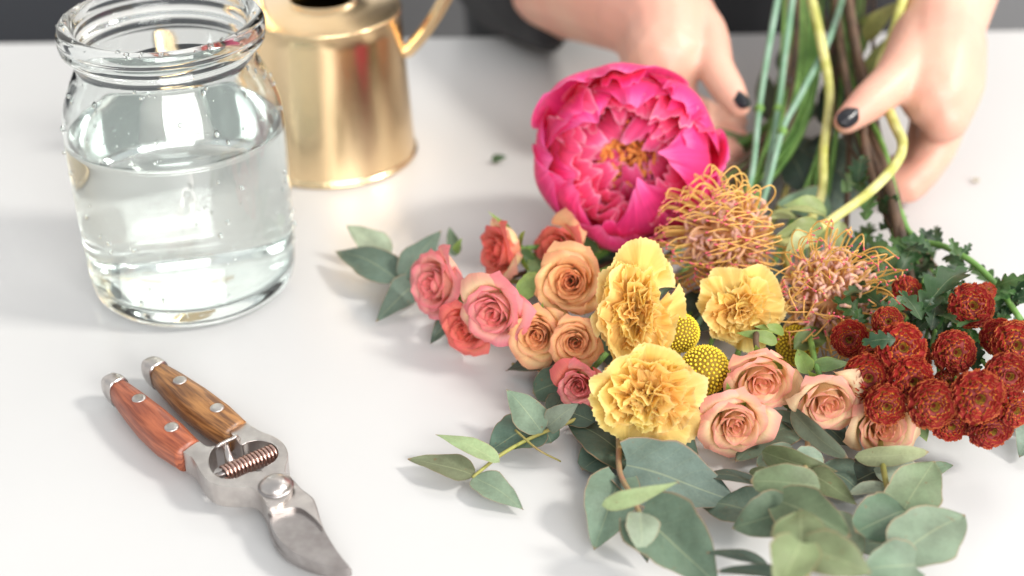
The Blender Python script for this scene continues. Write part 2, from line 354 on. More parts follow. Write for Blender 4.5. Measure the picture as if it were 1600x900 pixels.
# ------------------------------------------------------------------ gold watering can
cc = at(521, 236); cc.z = 0
can = thing('watering_can', 'shiny gold metal watering can with loop handle behind the jar', 'watering can', cc)
body = [(.0002, .0005), (.050, .0005), (.0540, .0008), (.0546, .0018), (.0540, .0030), (.0529, .0034)] + [(.0529-(.0529-.0474)*t, .0034+(.0955-.0034)*t) for t in np.linspace(.02, 1, 12)] + [(.0479, .0962), (.0482, .0972), (.0476, .0981), (.0463, .0982)]
V, F = lathe_geo(body, 96, cc); add('body', V, F, M_gold, can)
lid = [(.0461, .0978), (.039, .0998), (.030, .1012), (.0240, .1026), (.0222, .1034), (.0214, .1043), (.0204, .1046), (.0196, .1040), (.0195, .1000)]
V, F = lathe_geo(lid, 96, cc); add('lid', V, F, M_gold, can)
V, F = lathe_geo([(.0195, .100), (.0190, .097), (.04, .092), (.0435, .09), (.05, .006), (.0002, .005)], 64, cc); add('inside', V, F, M_gold_in, can)
hp = [cc+Vector(v) for v in ((.0485, 0, .0690), (.0530, 0, .0715), (.066, 0, .088), (.079, 0, .112), (.086, 0, .142), (.078, 0, .172), (.052, 0, .190), (.012, 0, .186), (-.022, 0, .165), (-.038, -.004, .135), (-.0400, -.006, .112), (-.0385, -.006, .0990))]
V, F, UV = tube_geo(hp, .0043, 12, 8); V = np.array(V); add('handle', V, F, M_gold, can, UV)
tipw = aty(243, 66, cc.y-.012)
sp = [cc+Vector((-.044, -.012, .024)), cc+Vector((-.058, -.012, .026)), cc.lerp(tipw, .62)+Vector((0, 0, -.008)), tipw.lerp(cc, .16)+Vector((0, 0, .001)), tipw]
sp[2].z = .044; sp[2].x = cc.x-.078; sp[3].z = tipw.z-.012
Q = catmull(sp, 8); V, F, UV = tube_geo(Q, [.0095, .0075, .0062, .0058], 16, raw=True, caps=False)
add('spout', V, F, M_gold, can, UV)
V, F, UV = tube_geo(Q, [.0088, .0068, .0055, .0050], 16, raw=True, caps=False); add('spout_bore', V, F, M_gold_in, can, UV)

# ------------------------------------------------------------------ secateurs
shc = at(360, 745)
sh = thing('garden_shears', 'open steel garden shears with worn wooden grips lying on the table', 'shears', shc)
def loft_grip(name, pts, hw, zc, hz, mat, n=24, sub=8, p=2.6, parent=sh):
    C = [at(x+3, y+6, zc) for x, y in pts]; Q = catmull(C, sub); m = len(Q)
    W = np.interp(np.linspace(0, 1, m), np.linspace(0, 1, len(hw)), hw); H = np.interp(np.linspace(0, 1, m), np.linspace(0, 1, len(hz)), hz)
    V = []; UV = []
    for i in range(m):
        T = (Q[min(i+1, m-1)]-Q[max(i-1, 0)]); T.z = 0; T.normalize(); sd = Vector((-T.y, T.x, 0))
        for k in range(n):
            th = 2*math.pi*k/n; c, s = math.cos(th), math.sin(th)
            V.append(Q[i]+sd*(W[i]*math.copysign(abs(c)**(2/p), c))+Vector((0, 0, H[i]*math.copysign(abs(s)**(2/p), s)))); UV.append((k/n, i/(m-1)))
    F = grid_faces(m, n, True).tolist() + [list(range(n))[::-1], [(m-1)*n+k for k in range(n)]]
    return add(name, V, F, mat, parent, UV)
M_wr = wood('red_brown_wood', lin(172, 96, 64), lin(126, 62, 42)); M_wb = wood('tan_brown_wood', lin(172, 122, 72), lin(104, 68, 42))
def wood_uv(mat):     # grain runs along the grip
    nt = mat.node_tree; L = nt.links.new; mp = [n for n in nt.nodes if n.type == 'MAPPING'][0]
    uv = node(nt, 'ShaderNodeUVMap'); L(uv.outputs[0], mp.inputs[0]); mp.inputs['Scale'].default_value = (.55, .06, 1)
    [n for n in nt.nodes if n.type == 'TEX_NOISE'][0].inputs['Distortion'].default_value = .6
wood_uv(M_wr); wood_uv(M_wb)
ZC = .0104
grips = [('red', [(184, 607), (205, 628), (233, 655), (262, 681), (294, 707)], [.0050, .0064, .0080, .0084, .0070], M_wr, [(169, 594), (176, 600), (184, 607)], [(217, 622), (268, 667)]),
         ('tan', [(247, 581), (271, 601), (303, 627), (336, 652), (368, 676)], [.0050, .0066, .0083, .0084, .0070], M_wb, [(231, 568), (238, 574), (247, 581)], [(281, 594), (339, 637)])]
for nm, pts, hw, mat, cap, rv in grips:
    o = loft_grip('grip', pts, hw, ZC, [.0066, .0080, .0086, .0084, .0072], mat); o['label'] = 'red brown wooden grip' if nm == 'red' else 'weathered tan wooden grip'; grip_o = o
    loft_grip('end_cap', cap, [.0045, .0052, .0053], ZC, [.0058, .0073, .0076], M_steel, p=3.2)
    for x, y in rv:
        c = at(x, y, ZC+.0083); V, F = lathe_geo([(.0033, -.003), (.0033, .0000), (.0031, .0003), (.0018, .0004), (.00005, .0004)], 20, c); add('rivet', V, F, M_steel, grip_o)
def plate(name, pts, ztop, zbot, mat, bw=.0009, sub=4, crown=0, closed=True):
    P = [at(x, y, ztop) for x, y in pts]
    Q = catmull(P+[P[0]], sub)[:-1] if sub > 1 else P
    n = len(Q); V = [(q.x, q.y, ztop) for q in Q]+[(q.x, q.y, zbot) for q in Q]
    F = [list(range(n))[::-1], list(range(n, 2*n))] + [[i, (i+1) % n, n+(i+1) % n, n+i] for i in range(n)]
    me = bpy.data.meshes.new(name); bm = bmesh.new(); vs = [bm.verts.new(v) for v in V]
    for f in F: bm.faces.new([vs[i] for i in f])
    bm.normal_update(); bmesh.ops.triangulate(bm, faces=[f for f in bm.faces if len(f.verts) > 4]); bmesh.ops.recalc_face_normals(bm, faces=bm.faces)
    VV = [v.co[:] for v in bm.verts]; bm.verts.index_update(); FF = [[v.index for v in f.verts] for f in bm.faces]; bm.free()
    o = add(name, VV, FF, mat, sh, smooth=True)
    b = o.modifiers.new('bevel', 'BEVEL'); b.width = bw; b.segments = 3; b.limit_method = 'ANGLE'; b.angle_limit = math.radians(38)
    o.modifiers.new('wn', 'WEIGHTED_NORMAL').keep_sharp = False
    return o
ZT = .0165
# lower jaw (continues the tan grip, runs under the bolt)
plate('lower_jaw', [(356, 671), (378, 656), (392, 665), (408, 674), (424, 680), (438, 688), (447, 699), (450, 712), (446, 730), (444, 742), (424, 742), (408, 735), (418, 727), (430, 719), (435, 708), (431, 698), (420, 691), (404, 688), (388, 690), (377, 695), (369, 687)], ZT-.0010, .0045, M_steel, .0016)
plate('hook_blade', [(404, 758), (450, 742), (462, 770), (470, 800), (500, 850), (530, 876), (550, 890), (530, 894), (500, 891), (468, 880), (440, 862), (424, 838), (414, 806), (400, 784)], .0062, .0030, M_blade, .0007)
# upper jaw with bow arm (continues the red grip)
plate('upper_jaw', [(286, 706), (309, 690), (318, 695), (328, 698), (336, 697), (331, 704), (327, 713), (326, 723), (330, 735), (339, 744), (352, 748), (368, 747), (382, 741), (394, 737), (420, 737), (448, 740), (457, 750), (455, 768), (440, 786), (420, 793), (412, 780), (404, 768), (390, 761), (372, 761), (352, 760), (337, 757), (324, 750), (314, 738), (307, 725), (299, 714)], ZT, .0050, M_steel, .0022)
plate('cutting_blade', [(416, 786), (432, 752), (455, 748), (470, 763), (488, 777), (494, 788), (499, 806), (506, 826), (520, 851), (534, 871), (546, 888), (520, 886), (490, 877), (462, 864), (440, 847), (426, 826), (419, 805)], .0128, .0075, M_blade, .0016)
plate('blade_spine', [(419, 796), (428, 770), (440, 752), (456, 750), (470, 764), (487, 778), (493, 790), (498, 807), (504, 824), (490, 808), (467, 793), (442, 796), (424, 801)], .0146, .0112, M_steel, .0008)
bc = at(431, 760, ZT)
V, F = lathe_geo([(.0068, -.0004), (.0069, .0008), (.0062, .0022), (.0040, .0036), (.0036, .0038), (.00005, .0039)], 40, bc); bolt_o = add('bolt', V, F, M_steel, sh)
V, F = lathe_geo([(.0078, -.0002), (.0078, .0004), (.00005, .0005)], 40, bc); add('washer', V, F, M_blade, bolt_o)
a0, a1 = at(350, 741, .0118), at(431, 706, .0118); ax = (a1-a0); nT = 14; pts = []
e1 = ax.normalized().orthogonal().normalized(); e2 = ax.normalized().cross(e1)
for i in range(nT*14+1):
    t = i/(nT*14); th = 2*math.pi*nT*t; pts.append(a0+ax*t+(e1*math.cos(th)+e2*math.sin(th))*(.0036))
V, F, UV = tube_geo(pts, .00075, 6, raw=True); add('spring', V, F, M_copper, sh, UV)
tube('spring_pin', [at(336, 746, .0118), at(440, 702, .0118)], .0016, M_blade, sh)
tube('catch_wire', [at(339, 701, ZT-.001), at(340, 698, ZT+.0015), at(347, 693, ZT+.002), at(360, 687, ZT+.002), at(369, 683, ZT+.002), at(373, 686, ZT-.001)], .0009, M_steel, sh)
tube('catch_lever', [at(352, 694, ZT), at(355, 705, ZT-.001), at(358, 716, ZT-.003), at(362, 726, ZT-.006)], [.0016, .0015, .002, .003], M_steel, sh)

# ------------------------------------------------------------------ flower builders
TAU = 2*math.pi
def petal_grid(n, m):
    v = np.linspace(0, 1, n)[:, None]*np.ones((1, m)); u = np.linspace(-1, 1, m)[None, :]*np.ones((n, 1))
    return u, v
def uvs(u, v): return np.stack([u.ravel()*.5+.5, v.ravel()], -1)
def add_grid(name, X, Y, Z, mat, parent, u, v, color=None, R=1.0):
    n, m = X.shape; P = np.stack([X, Y, Z], -1).reshape(-1, 3)*R
    return add(name, P, grid_faces(n, m), mat, parent, uvs(u, v), world=False, color=color)
def jit(rng, a=.06): return (1-rng.random()*a, 1-rng.random()*a*1.3, 1-rng.random()*a*1.3, 1)

def make_rose(parent, R, rng, mat, guard, N=21, openness=1.0, sepals=True):
    nc = int(N*.34); nm = int(N*.36); no = N-nc-nm
    for k in range(N):
        phi = k*2.399+rng.uniform(-.2, .2); u, v = petal_grid(15, 17); au = np.abs(u); outer = k >= nc+nm
        if k < nc:      s = k/(nc-1); Rm = .05+.24*s; ha = 2.3-.6*s; top = 1.0+.06*s; lip = .01+.03*s; clo = .0
        elif k < nc+nm: s = (k-nc)/(nm-1); Rm = .32+.30*s; ha = 1.5-.25*s; top = 1.07-.05*s; lip = .05+.10*s; clo = .05
        else:           s = (k-nc-nm)/(no-1); Rm = .66+.24*s*openness; ha = 1.22-.16*s; top = 1.0-.18*s; lip = .18+.22*s*openness; clo = .03
        top *= rng.uniform(.95, 1.05); lip *= rng.uniform(.5, 1.5)
        ve = v*(1-.13*au**2.2*v) + (.05*v**3*np.maximum(0, 1-2.6*au) if outer else 0)
        r = Rm*(1-(1-v)**3.0)**.60 + .03
        hw = ha*(.45+.55*np.sin(np.clip(v*1.3, 0, 1)*math.pi/2))*(1-.55*np.clip((v-.55)/.45, 0, 1)**3.0)
        z = top*ve**1.12
        r = r - clo*np.sin(np.clip((v-.35)/.5, 0, 1)*math.pi)
        s2 = np.clip((v-.74)/.26, 0, 1)**1.8
        side = np.clip((au-.55)/.45, 0, 1)**2*(.13 if outer else .04)*v
        r = r + lip*s2*(1-.25*au**2) + side; z = z - .55*lip*s2**1.6 - .35*side
        r = r*(1+.10*u) + .025*np.sin(2.4*u+rng.uniform(0, 6))*v + .010*np.sin(7*u+4*v+rng.uniform(0, 6))*v**2
        z = z + .022*np.sin(3*u+rng.uniform(0, 6))*v
        th = phi+u*hw
        add_grid('petal', r*np.cos(th), r*np.sin(th), z*1.08, guard if (k >= N-3 and rng.random() < .85) else mat, parent, u, v, tuple(a_*b_ for a_, b_ in zip(jit(rng, .07), (1, .80+.20*min(1, k/(N*.8)), .76+.24*min(1, k/(N*.8)), 1))), R)
    if sepals:
        for k in range(5):
            phi = k*TAU/5+rng.uniform(-.2, .2); u, v = petal_grid(10, 5)
            L = rng.uniform(.85, 1.25); fl = rng.uniform(.1, .9)
            w_ = .17*np.sin(np.clip(v*.9+.12, 0, 1)*math.pi)**.8*(1-v)**.35
            r = .12+.62*np.sin(v*1.5)*(.8+fl*.4)+ fl*.35*v**2; z = -.05+L*(.55*v-.55*fl*v**2)
            th = phi; x = r*np.cos(th)-u*w_*np.sin(th); y = r*np.sin(th)+u*w_*np.cos(th)
            add_grid('sepal', x, y, z, M_sepal, parent, u, v, lin(120, 150, 70), R)
        V, F = lathe_geo([(r*R, z*R) for r, z in smooth_prof([(.0005, .12), (.14, .08), (.17, -.02), (.12, -.16), (.055, -.24), (.045, -.32)], 3)], 14)
        add('hip', V, F, M_st_green, parent, world=False)

def make_carnation(parent, R, rng, N=52, sx=1.0, sy=1.0):
    lop = rng.uniform(0, TAU)
    for k in range(N):
        t = k/(N-1); phi = k*2.399+rng.uniform(-.5, .5)
        n, m = 13, 37; u, v = petal_grid(n, m)
        tilt = .06+1.26*t**.9+rng.uniform(-.28, .28)
        if t > .76: L = rng.uniform(.92, 1.18); a = rng.uniform(.55, .85); A = .105; kk = rng.uniform(4, 7); tilt += .22*math.cos(phi-lop)
        else: L = (.66+.34*t)*rng.uniform(.84, 1.12); a = rng.uniform(.42, .66); A = .115; kk = rng.uniform(5, 8)
        ph = rng.uniform(0, 6); ph2 = rng.uniform(0, 6); ns = rng.uniform(7, 10)
        saw = np.abs(((u*ns+ph) % 1)-.5)*2
        edge = 1-.14*np.abs(u)**3 - .040*saw*v**8 - .06*v**4*np.sin(2.6*u+ph2)
        rad = L*v*edge
        fan = a*u*(.25+.75*v)
        x = rad*np.sin(fan); y = rad*np.cos(fan)
        h = A*v**2*(np.sin(kk*u+ph)+.45*np.sin(2.1*kk*u+ph2)) + .12*(1-v)*v*rng.uniform(-1, 1)
        curl = rng.uniform(-.1, .4) if t < .76 else rng.uniform(-.45, .3)
        h = h - curl*v**3*.5*L
        bend = tilt*np.clip(v*1.6, 0, 1)**1.2
        yr = y*np.sin(bend)+h*np.cos(bend); zr = y*np.cos(bend)-h*np.sin(bend)
        off = .05*t
        X = (yr+off)*np.cos(phi)-x*np.sin(phi); Y = (yr+off)*np.sin(phi)+x*np.cos(phi)
        add_grid('petal', X*sx, Y*sy, zr-.12, M_carn, parent, u, v, jit(rng, .08), R)
    V, F = lathe_geo([(r*R, z*R) for r, z in smooth_prof([(.2, -.05), (.17, -.15), (.16, -.5), (.13, -.68), (.05, -.74)], 3)], 16)
    add('calyx', V, F, M_st_blue, parent, world=False)

def make_peony(parent, R, rng):
    for k in range(16):                # big guard petals cupping the flower
        u, v = petal_grid(20, 27); ring = 0 if k < 5 else (1 if k < 11 else 2)
        cnt = (5, 6, 5)[ring]; phi = (k-(0, 5, 11)[ring])*TAU/cnt+(.55, .15, .9)[ring]+rng.uniform(-.22, .22)
        Rm = (1.0, .94, .86)[ring]*rng.uniform(.94, 1.05); ha = rng.uniform(.62, .86)
        au = np.abs(u); hw = ha*(.35+.65*np.sin(np.clip(v*1.3, 0, 1)*math.pi/2))*(1-.50*np.clip((v-.6)/.4, 0, 1)**2.5)
        end = (2.0, 2.22, 2.36)[ring]+rng.uniform(-.18, .22)
        ang = -1.40+v*end*(1-.10*au**2)
        ph = rng.uniform(0, 6); p2 = rng.uniform(0, 6)
        r = Rm*np.maximum(np.cos(ang), .02)**.8; z = .82*np.sin(ang)
        fl = rng.uniform(-.10, .16) if ring < 2 else rng.uniform(-.2, .0)
        r = r+fl*v**4+.035*np.sin(2.6*u+ph)*v+.06*u*v*rng.choice([-1, 1])+.022*np.sin(7*u+p2)*v**3
        z = z+.05*np.sin(2.2*u+p2)*v**2 - .05*au**2*v + .016*np.sin(11*u+ph)*v**5
        z = z-.09*np.exp(-((u-rng.uniform(-.5, .5))/.13)**2)*v**8
        th = phi+u*hw
        add_grid('petal', r*np.cos(th), r*np.sin(th), z, M_peony, parent, u, v, jit(rng, .06), R)
    cx, cy_ = .04, -.05                # crowded frilly petals round the open middle
    for ring, (cnt, r0, rt, z0, zt) in enumerate([(9, .82, .60, -.15, .36), (11, .72, .47, -.18, .42), (12, .62, .36, -.22, .36), (12, .50, .22, -.26, .26), (10, .40, .14, -.30, .14)]):
        for k in range(cnt):
            u, v = petal_grid(16, 33); phi = k*TAU/cnt+ring*.37+rng.uniform(-.25, .25)
            rt_ = rt+rng.uniform(-.10, .13); zt_ = zt+rng.uniform(-.13, .12); wd = rng.uniform(.22, .38)*(1.05-.09*ring)
            ph, p2, p3 = (rng.uniform(0, 6) for _ in range(3)); kk = rng.uniform(3.2, 5.5); au = np.abs(u)
            top = 1-.20*au**3-.10*np.abs(np.sin(kk*u+p3))**1.5*v**5-.16*np.exp(-((u-rng.uniform(-.6, .6))/.12)**2)*v**6
            s = v*top; tw = rng.uniform(-.13, .13); cl_ = rng.uniform(-.10, .16)
            rin = r0+(rt_-r0)*s**1.6+.10*np.sin(np.pi*s)*(1-.5*s) + cl_*s**5
            zz = z0+(zt_-z0)*np.sin(s*np.pi/2)**.85 - abs(cl_)*.5*s**6
            wv = .062*v**1.5*(np.sin(kk*u+ph)+.5*np.sin(2.2*kk*u+p2)+.18*np.sin(5.1*kk*u+p3)*v)
            rin = np.maximum(rin+wv+tw*u*v, .05); zz = zz+.55*wv*np.sin(p2)+.03*np.sin(3*u+p3)*v
            x = u*wd*(.45+.55*np.sin(np.clip(v*1.3, 0, 1)*math.pi/2))
            X = cx*v+rin*np.cos(phi)-x*np.sin(phi); Y = cy_*v+rin*np.sin(phi)+x*np.cos(phi)
            add_grid('inner_petal', X, Y, zz, M_peony_in if (ring > 0 or rng.random() < .4) else M_peony, parent, u, v, jit(rng, .12), R)
    add('receptacle', SPH_V*np.array([.30, .30, .16])*R+np.array([0, 0, -.34*R]), SPH_F, M_peony_in, parent, np.tile([.5, .1], (len(SPH_V), 1)), world=False)
    J = Join()
    for k in range(84):
        a = rng.uniform(0, TAU); r = .25*math.sqrt(rng.random()); l = rng.uniform(.18, .34)
        p = [Vector((r*math.cos(a), r*math.sin(a), -.22)), Vector((r*1.1*math.cos(a+.2), r*1.1*math.sin(a+.2), -.16+l*.6)), Vector((r*1.25*math.cos(a+.5)+rng.uniform(-.05, .05), r*1.25*math.sin(a+.5)+rng.uniform(-.05, .05), -.20+l)), Vector((r*1.2*math.cos(a+.8)+rng.uniform(-.09, .09), r*1.2*math.sin(a+.8)+rng.uniform(-.09, .09), -.19+l*rng.uniform(.8, 1.1)))]
        V, F, UV = tube_geo([q*R for q in p], [.012*R, .018*R, .03*R, .022*R], 6, 4); J.add(V, F, UV)
    tag(J.build('stamens', M_stamen, parent, world=False), kind='stuff')
    for k in range(5):
        u, v = petal_grid(8, 7); phi = k*TAU/5+.3
        r = .2+.55*v; z = -.9+.25*v**2; x = u*.2*np.sin(np.clip(v+.15, 0, 1)*math.pi)**.6
        add_grid('sepal', r*np.cos(phi)-x*np.sin(phi), r*np.sin(phi)+x*np.cos(phi), z, M_sepal, parent, u, v, lin(90, 120, 60), R)

def floret_field(R, rng, N=150, flat=.72, hole=.22):
    J = Join(); ga = 2.39996
    for k in range(N):
        t = (k+.5)/N; th0 = hole+(1.95-hole)*t**.60; phi = k*ga+rng.uniform(-.22, .22); th0 += rng.uniform(-.05, .05)
        nrm = Vector((math.sin(th0)*math.cos(phi), math.sin(th0)*math.sin(phi), math.cos(th0))).normalized()
        out = Vector((math.cos(th0)*math.cos(phi), math.cos(th0)*math.sin(phi), -math.sin(th0))).normalized()
        dip = .26*math.exp(-(th0/.42)**2)
        base = Vector((nrm.x*.60, nrm.y*.60, nrm.z*.60*flat-dip)); side = nrm.cross(out).normalized()
        L = .36*(.5+.55*min(1, t*2.2))*rng.uniform(.85, 1.15); wd = .094*(.75+.45*t)*rng.uniform(.8, 1.2)
        inc = rng.uniform(.5, .95)
        V = []; U = []
        for i in range(5):
            v = i/4; c = base + nrm*(L*(v*.95-.10*v*v)) + out*(L*(.62*v-.75*inc*v**2.4))
            wv = wd*(.6+.75*math.sin(min(1, v*1.15)*math.pi*.60))*(1 if i < 4 else .45)
            for j, uu in enumerate((-1, 0, 1)):
                q = c+side*uu*wv-nrm*(.030*(1-abs(uu))*(1 if i else 0)); V.append((q.x*R, q.y*R, q.z*R)); U.append((uu*.5+.5, v))
        J.add(V, grid_faces(5, 3), U)
    return J
def mesh_from(J, name, mat):
    me = bpy.data.meshes.new(name); V = np.concatenate(J.V); me.from_pydata(V.tolist(), [], J.F)
    uv = np.concatenate(J.U); li = np.empty(len(me.loops), dtype=np.int32); me.loops.foreach_get('vertex_index', li)
    l = me.uv_layers.new(name='UVMap'); l.data.foreach_set('uv', uv[li].ravel()); me.polygons.foreach_set('use_smooth', [True]*len(me.polygons))
    me.materials.append(mat); return me

HUB = at(1300, 170, .04)           # where the hands gather the stems
def flower_stem(parent, base, ax, end, mat, r=.0016, via=None, tail=True):
    b = Vector(base); p = [b, b-Vector(ax).normalized()*.02]
    for q in (via or []): p.append(Vector(q))
    p.append(Vector(end))
    for q in p: q.z = max(q.z, r+.001)
    return tube('stem', p, [r*.8, r, r*1.15], mat, parent, 8, 6)

# ------------------------------------------------------------------ flowers in place
def cdir(dx=0, dy=0, k=1.0):       # facing roughly to the viewer's side, dx right, dy up
    v = -FWD*k + Vector((1, 0, 0))*dx + UPV*dy; return v.normalized()
def tail_to(px_hub, hub_y, px_top, z=.045, ztop=.10):
    return [at(px_hub, hub_y, z), at(px_top, -90, ztop)]
ROSES = [ # px, py, z, R px, axis, material, guard, N, label, hub px, top px
 (688, 444, .028, 60, (-.75, -.55, .30), M_rose_pink, M_rose_pink, 23, 'pink rose facing the eucalyptus leaves at the outer end of the bunch', 1225, 1230, 1.0),
 (786, 391, .030, 56, (-.78, -.40, .15), M_rose_coral, M_rose_blush, 17, 'half closed coral red rosebud with pale outer petals behind the pink roses', 1250, 1265, .7),
 (878, 391, .028, 54, (-.55, -.55, .35), M_rose_coral, M_rose_peach, 17, 'orange rosebud tucked below the peony and behind the peach roses', 1268, 1290, .7),
 (776, 486, .034, 58, (-.45, -.80, .18), M_rose_pink, M_rose_blush, 23, 'pink rose with cream outer petals beside a row of peach roses', 1235, 1250, 1.0),
 (731, 510, .018, 48, (-.45, -.70, .10), M_rose_coral, M_rose_coral, 19, 'small coral red rose squeezed between two pink roses', 1242, 1255, .8),
 (893, 440, .040, 58, (-.16, -.80, .50), M_rose_peach, M_rose_peach, 24, 'large peach rose touching the upper yellow carnation', 1258, 1280, 1.0),
 (840, 522, .026, 50, (-.22, -.90, .30), M_rose_peach, M_rose_peach, 23, 'peach rose between the pink rose and another peach rose', 1245, 1262, .95),
 (899, 534, .030, 43, (-.05, -.85, .42), M_rose_peach, M_rose_peach, 23, 'small peach rose pressed against the big yellow carnation', 1262, 1284, .9),
 (906, 601, .020, 42, (-.25, -.85, .30), M_rose_pink, M_rose_coral, 21, 'small coral pink rose under the peach roses beside the lowest carnation', 1266, 1290, .9),
 (1192, 588, .034, 62, (-.05, -.95, -.02), M_rose_blush, M_rose_green, 23, 'blush rose with pale upright petals beside the yellow globe flowers', 1300, 1310, .95),
 (1149, 657, .022, 58, (-.05, -.93, .10), M_rose_blush, M_rose_blush, 24, 'blush rose resting on eucalyptus beside the lowest yellow carnation', 1290, 1300, 1.0),
 (1293, 622, .030, 58, (.02, -.96, -.04), M_rose_blush, M_rose_green, 22, 'cream and blush rose between the pincushion flower and the russet chrysanthemums', 1318, 1330, .9),
 (1378, 664, .018, 58, (.05, -.88, .22), M_rose_blush, M_rose_green, 24, 'blush pink rose partly covered by the russet chrysanthemums', 1328, 1345, 1.0),
]
ROSE_T = []
def low(q, z): q = Vector(q); q.z = z; return q
for i, (px, py, z, rp, ax, mat, guard, N, label, hx, tx, op) in enumerate(ROSES):
    rng = random.Random(100+i); p = at(px, py, z); R = rp/ppm(p)*.86; axv = Vector(ax).normalized()
    base = p - axv*R*.55
    if base.z < .012: base.z = .012
    t = thing('rose', label, 'rose', base, axes(axv, rng.uniform(0, 6)), 'roses in the bunch')
    ROSE_T.append(t)
    make_rose(t, R, rng, mat, guard, N, op)
    e = tail_to(hx+rng.uniform(-8, 8), 175, tx)
    flower_stem(t, base-axv*R*.3, axv, e[1], M_st_green if i % 3 else M_st_brown, .0017, [low((base-axv*.05).lerp(e[0], .25), .009), low((base-axv*.05).lerp(e[0], .6), .014), e[0]])

RLEAF = [(1, (800, 372, .03), (762, 330, .05), 12, 0), (1, (806, 395, .03), (840, 415, .02), 26, 1), (3, (815, 470, .03), (838, 425, .03), 34, 0), (5, (850, 400, .02), (822, 440, .02), 34, 2), (5, (905, 385, .02), (860, 352, .03), 16, 0), (11, (1262, 585, .03), (1246, 545, .035), 30, 0), (11, (1268, 575, .032), (1330, 568, .034), 24, 2), (11, (1240, 640, .012), (1225, 590, .02), 40, 1),
  (9, (1215, 535, .03), (1150, 520, .034), 22, 0), (9, (1240, 545, .022), (1300, 520, .02), 40, 2), (9, (1225, 520, .03), (1178, 510, .036), 18, 0), (10, (1130, 620, .02), (1105, 600, .02), 30, 1), (7, (935, 520, .02), (960, 560, .02), 40, 1), (12, (1430, 650, .016), (1448, 690, .01), 34, 2), (2, (900, 380, .02), (940, 395, .02), 40, 1), (0, (712, 395, .024), (722, 372, .034), 14, 0), (4, (760, 470, .018), (742, 440, .024), 26, 1)]
GLEAF = [lin(128, 160, 66), lin(78, 108, 52), lin(112, 140, 74)]
CARN = [(992, 486, .050, 88, (-.10, -.82, .50), 'big yellow carnation above the globe flowers and beside the peach roses', [at(1110, 400, .012), at(1168, 300, .035), at(1186, 170, .05), at(1200, 80, .075), at(1226, -60, .11)], 46),
        (1157, 488, .040, 64, (-.08, -.90, .22), 'deep yellow carnation wedged between the two pincushion flowers', [at(1175, 400, .012), at(1190, 320, .03), at(1216, 170, .05), at(1226, 90, .07), at(1246, -60, .11)], 40),
        (1016, 624, .036, 91, (-.02, -.90, .36), 'large yellow carnation lying lowest in front of the globe flowers', [at(1110, 480, .01), at(1186, 330, .03), at(1222, 205, .05), at(1250, 150, .06), at(1300, 50, .08), at(1330, -60, .1)], 46)]
for i, (px, py, z, rp, ax, label, st, N) in enumerate(CARN):
    rng = random.Random(200+i); p = at(px, py, z); R = rp/ppm(p); axv = Vector(ax).normalized(); base = p-axv*R*.30
    t = thing('carnation', label, 'carnation', base, axes(axv, 0), 'yellow carnations in the bunch')
    make_carnation(t, R, rng, N, (.84, 1, 1.0)[i], (1.20, .98, .88)[i]); flower_stem(t, base-axv*R*.7, axv, st[-1], M_st_blue, .0018, st[:-1])
    for q in st[1:3]:   # swollen nodes of the carnation stem
        tube('stem_node', [q+Vector((0, -.004, 0)), q, q+Vector((0, .004, 0))], [.0018, .0034, .0018], M_st_green, t, 8, 4)

rng = random.Random(31)
p = at(981, 243, .062); R = 148/ppm(p); axv = cdir(-.13, -.06); 
t = thing('peony', 'huge magenta pink peony with ruffled middle and orange stamens', 'peony', p-axv*R*.12, axes(axv, .4))
make_peony(t, R, rng); flower_stem(t, p-axv*R*.95, axv, at(1275, -90, .10), M_st_green, .0028, [at(1120, 240, .02), at(1235, 150, .04)])

BIL = [(1062, 520, .036, 32, 'yellow globe flower half hidden by the big yellow carnation', 1210), (1101, 578, .030, 40, 'round yellow globe flower beside the blush roses, fully in view', 1222), (1246, 540, .014, 34, 'shaded ochre globe flower tucked below the looser pincushion flower', 1290)]
J0 = Join(); n = 330
for k in range(n):
    y = 1-2*(k+.5)/n; r = math.sqrt(1-y*y); a = k*2.39996; d = np.array([r*math.cos(a), r*math.sin(a), y])
    J0.add(SP1_V*.063+d*.955, SP1_F); 
    J0.add(SP1_V*.030+d*1.015, SP1_F)
ME_bill = mesh_from(J0, 'florets', M_bill); ME_core = None
for i, (px, py, z, rp, label, hx) in enumerate(BIL):
    p = at(px, py, z); R = rp/ppm(p); axv = Vector((-.1, -.8, .5)).normalized()
    t = thing('globe_flower', label, 'globe flower', p, axes(axv, i), 'yellow globe flowers in the bunch')
    o = link('florets', ME_bill, t, ((1, 1, 1, 1), (1, 1, 1, 1), (.7, .6, .5, 1))[i]); o.scale = (R/1.03,)*3; tag(o, kind='stuff')
    add('core', SPH_V*R*.95, SPH_F, M_bill_c, t, world=False)
    flower_stem(t, p-axv*R*.9, axv, at(hx+20, -90, .1), M_st_green, .0013, [low((p-axv*.05).lerp(at(hx, 180, .045), .3), .008), at(hx, 180, .045)])

